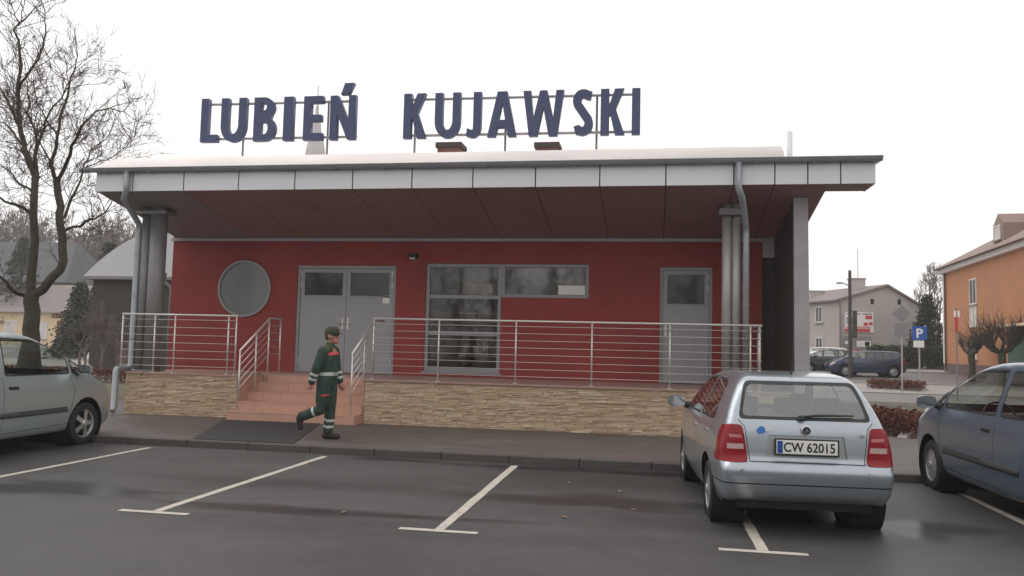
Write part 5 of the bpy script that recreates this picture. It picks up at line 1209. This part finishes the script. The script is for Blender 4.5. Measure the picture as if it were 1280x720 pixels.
body = [([hipR+V3((0, .03, .0)), waist, chest, V3((.02, 0, 1.42)), neck], [.12, .13, .14, .12, .06]), ([hipL-V3((0, .03, 0)), waist], [.12, .12]), ([neck-V3((0, 0, .04)), V3((.045, 0, 1.56))], [.06, .058]),
        ([hipR, kneeB, ankB], [.095, .06, .045]), ([hipL, kneeF, ankF], [.095, .06, .045]), ([ankF, V3((.08, .08, .06)), toeF], [.045, .04, .03]), ([ankB, V3((-.37, -.1, .28)), toeB], [.045, .04, .03]),
        ([shR, elR, wrR], [.06, .042, .03]), ([shL, elL, wrL], [.06, .042, .03]), ([shR, chest, shL], [.06, .1, .06]),
        ([hd-V3((.035, 0, -.015)), hd+V3((.005, 0, .015))], [.088, .088]), ([hd+V3((.02, 0, -.05)), hd+V3((.045, 0, -.07))], [.062, .05]), ([hd+V3((.08, 0, .01)), hd+V3((.103, 0, -.018))], [.014, .017]), ([hd+V3((.07, 0, -.085)), hd+V3((.072, 0, -.09))], [.032, .032]),
        ([hd+V3((-.02, -.088, .015)), hd+V3((-.02, -.09, -.025))], [.018, .014]), ([hd+V3((-.02, .088, .015)), hd+V3((-.02, .09, -.025))], [.018, .014])]
body += fingers(wrR, wrR-elR, 1)+fingers(wrL, wrL-elL, -1)
bd = blend('body', body, MATS['skin'], wk, .0085, 3)
for s in (-1, 1):
    MB().lathe([(.0, -.008), (.009, -.004), (.009, .004), (0, .008)], 10, 'x', hd+V3((.078, s*.033, .018))).build('eye', MATS['dark'], bd)
MB().tube([hd+V3((.094, -.022, -.058)), hd+V3((.099, 0, -.056)), hd+V3((.094, .022, -.058))], .005, 6).build('mouth', MATS['hivis_red'], bd)
blend('hair', [([hd+V3((-.075, -.05, -.02)), hd+V3((-.09, 0, -.03)), hd+V3((-.075, .05, -.02))], [.035, .04, .035]), ([hd+V3((-.05, -.075, .02)), hd+V3((-.05, .075, .02))], [.03, .03])], MATS['uniform_olive'], bd, .01, 3)
tr = blend('trousers', [([hipR+V3((0, 0, .02)), V3((-.03, -.1, .6)), kneeB, V3((-.2, -.1, .42)), ankB+V3((.05, 0, .02))], [.125, .098, .088, .085, .078]), ([hipL+V3((0, 0, .02)), V3((.04, .09, .65)), kneeF, V3((.035, .085, .3)), ankF+V3((.0, 0, .03))], [.125, .10, .09, .085, .08]), ([hipR+V3((0, .03, .06)), hipL+V3((0, -.03, .06))], [.13, .13])], MATS['uniform'], wk)
jk = blend('jacket', [([V3((.0, -.05, .90)), V3((-.01, -.05, 1.08)), V3((.0, -.06, 1.30)), V3((.01, -.05, 1.41))], [.135, .14, .15, .105]), ([V3((.01, .05, .90)), V3((.01, .05, 1.08)), V3((.02, .06, 1.30)), V3((.02, .05, 1.41))], [.135, .14, .15, .105]), ([V3((.07, 0, 1.12)), V3((.06, 0, 1.3))], [.11, .11]),
        ([shR, elR, wrR-(wrR-elR).normalized()*.02], [.088, .072, .058]), ([shL, elL, wrL-(wrL-elL).normalized()*.02], [.088, .072, .058]), ([shR, V3((.015, 0, 1.43)), shL], [.085, .1, .085]), ([V3((.02, 0, 1.44)), V3((.035, 0, 1.51))], [.085, .07])], MATS['uniform'], wk)
def band_part(src, name, m, test, off=.004):
    b = bmesh.new(); b.from_mesh(src.data); b.normal_update(); F = [f for f in b.faces if test(f.calc_center_median())]
    idx = {}; V = []; Q = []
    for f in F:
        q = []
        for v in f.verts:
            if v.index not in idx: idx[v.index] = len(V); V.append(v.co+v.normal*off)
            q.append(idx[v.index])
        Q.append(q)
    b.free()
    if V:
        me = bpy.data.meshes.new(name); me.from_pydata([tuple(v) for v in V], [], Q); link(name, me, MATS[m], src, True)
def along(a, b, t0, t1, rad=.2):
    d = (b-a); L = d.length; d = d.normalized(); return lambda c: t0 < (c-a).dot(d)/L < t1 and ((c-a)-d*(c-a).dot(d)).length < rad
torso = lambda c: abs(c.y) < .21 and c.x > -.2
band_part(jk, 'reflective_stripe', 'reflector', lambda c: 1.02 < c.z < 1.075 and abs(c.y) < .2)
band_part(jk, 'chest_stripe', 'hivis_red', lambda c: 1.315 < c.z-.25*max(0, c.x) < 1.36 and c.x > -.02 and abs(c.y) < .17)
band_part(jk, 'yoke', 'uniform_olive', lambda c: c.z-.25*max(0, c.x) > 1.362 and abs(c.y) < .24, .002)
for a, b in ((elR, wrR), (elL, wrL)):
    for t0 in (.30, .62): band_part(jk, 'reflective_stripe', 'reflector', along(a, b, t0, t0+.17, .1))
for a, b, ts in ((kneeF, ankF, (.42, .68)), (kneeB, ankB, (.25,))):
    for t0 in ts: band_part(tr, 'reflective_stripe', 'reflector', along(a, b, t0, t0+.11, .12))
band_part(tr, 'pocket_trim', 'hivis_red', lambda c: .70 < c.z < .722 and c.x > .0 and c.y < -.02 and c.x < .12)
for a, h_, t_ in ((ankF, V3((-.03, .08, .05)), toeF), (ankB, ankB+V3((-.04, 0, -.02)), toeB)):
    blend('boot', [([a+V3((0, 0, .03)), a], [.058, .058]), ([h_, t_], [.05, .044]), ([a, (h_+t_)/2], [.055, .05])], MATS['boot'], wk, .011, 3)
cp = blend('cap', [([hd+V3((-.04, 0, .075)), hd+V3((.02, 0, .08))], [.092, .088]), ([hd+V3((-.04, 0, .05)), hd+V3((.015, 0, .055))], [.098, .096])], MATS['cap_cloth'], wk, .011, 4)
MB().prismz([(.05+hd.x, -.075), (.14+hd.x, -.055), (.165+hd.x, 0), (.14+hd.x, .055), (.05+hd.x, .075)], hd.z+.045, hd.z+.058).build('cap_peak', MATS['cap_cloth'], cp, bevel=.004)
# ---------------------------------------------------------------- damp winter air
hv = bpy.data.materials.new('haze_air'); hv.use_nodes = True; n = hv.node_tree.nodes; n.clear(); o = n.new('ShaderNodeOutputMaterial'); v = n.new('ShaderNodeVolumePrincipled')
v.inputs['Color'].default_value = (.92, .92, .93, 1); v.inputs['Density'].default_value = .0010; hv.node_tree.links.new(v.outputs[0], o.inputs['Volume'])
stuff(MB().box(-152, 152, -62, 167, -1.05, 42).build('haze', hv))
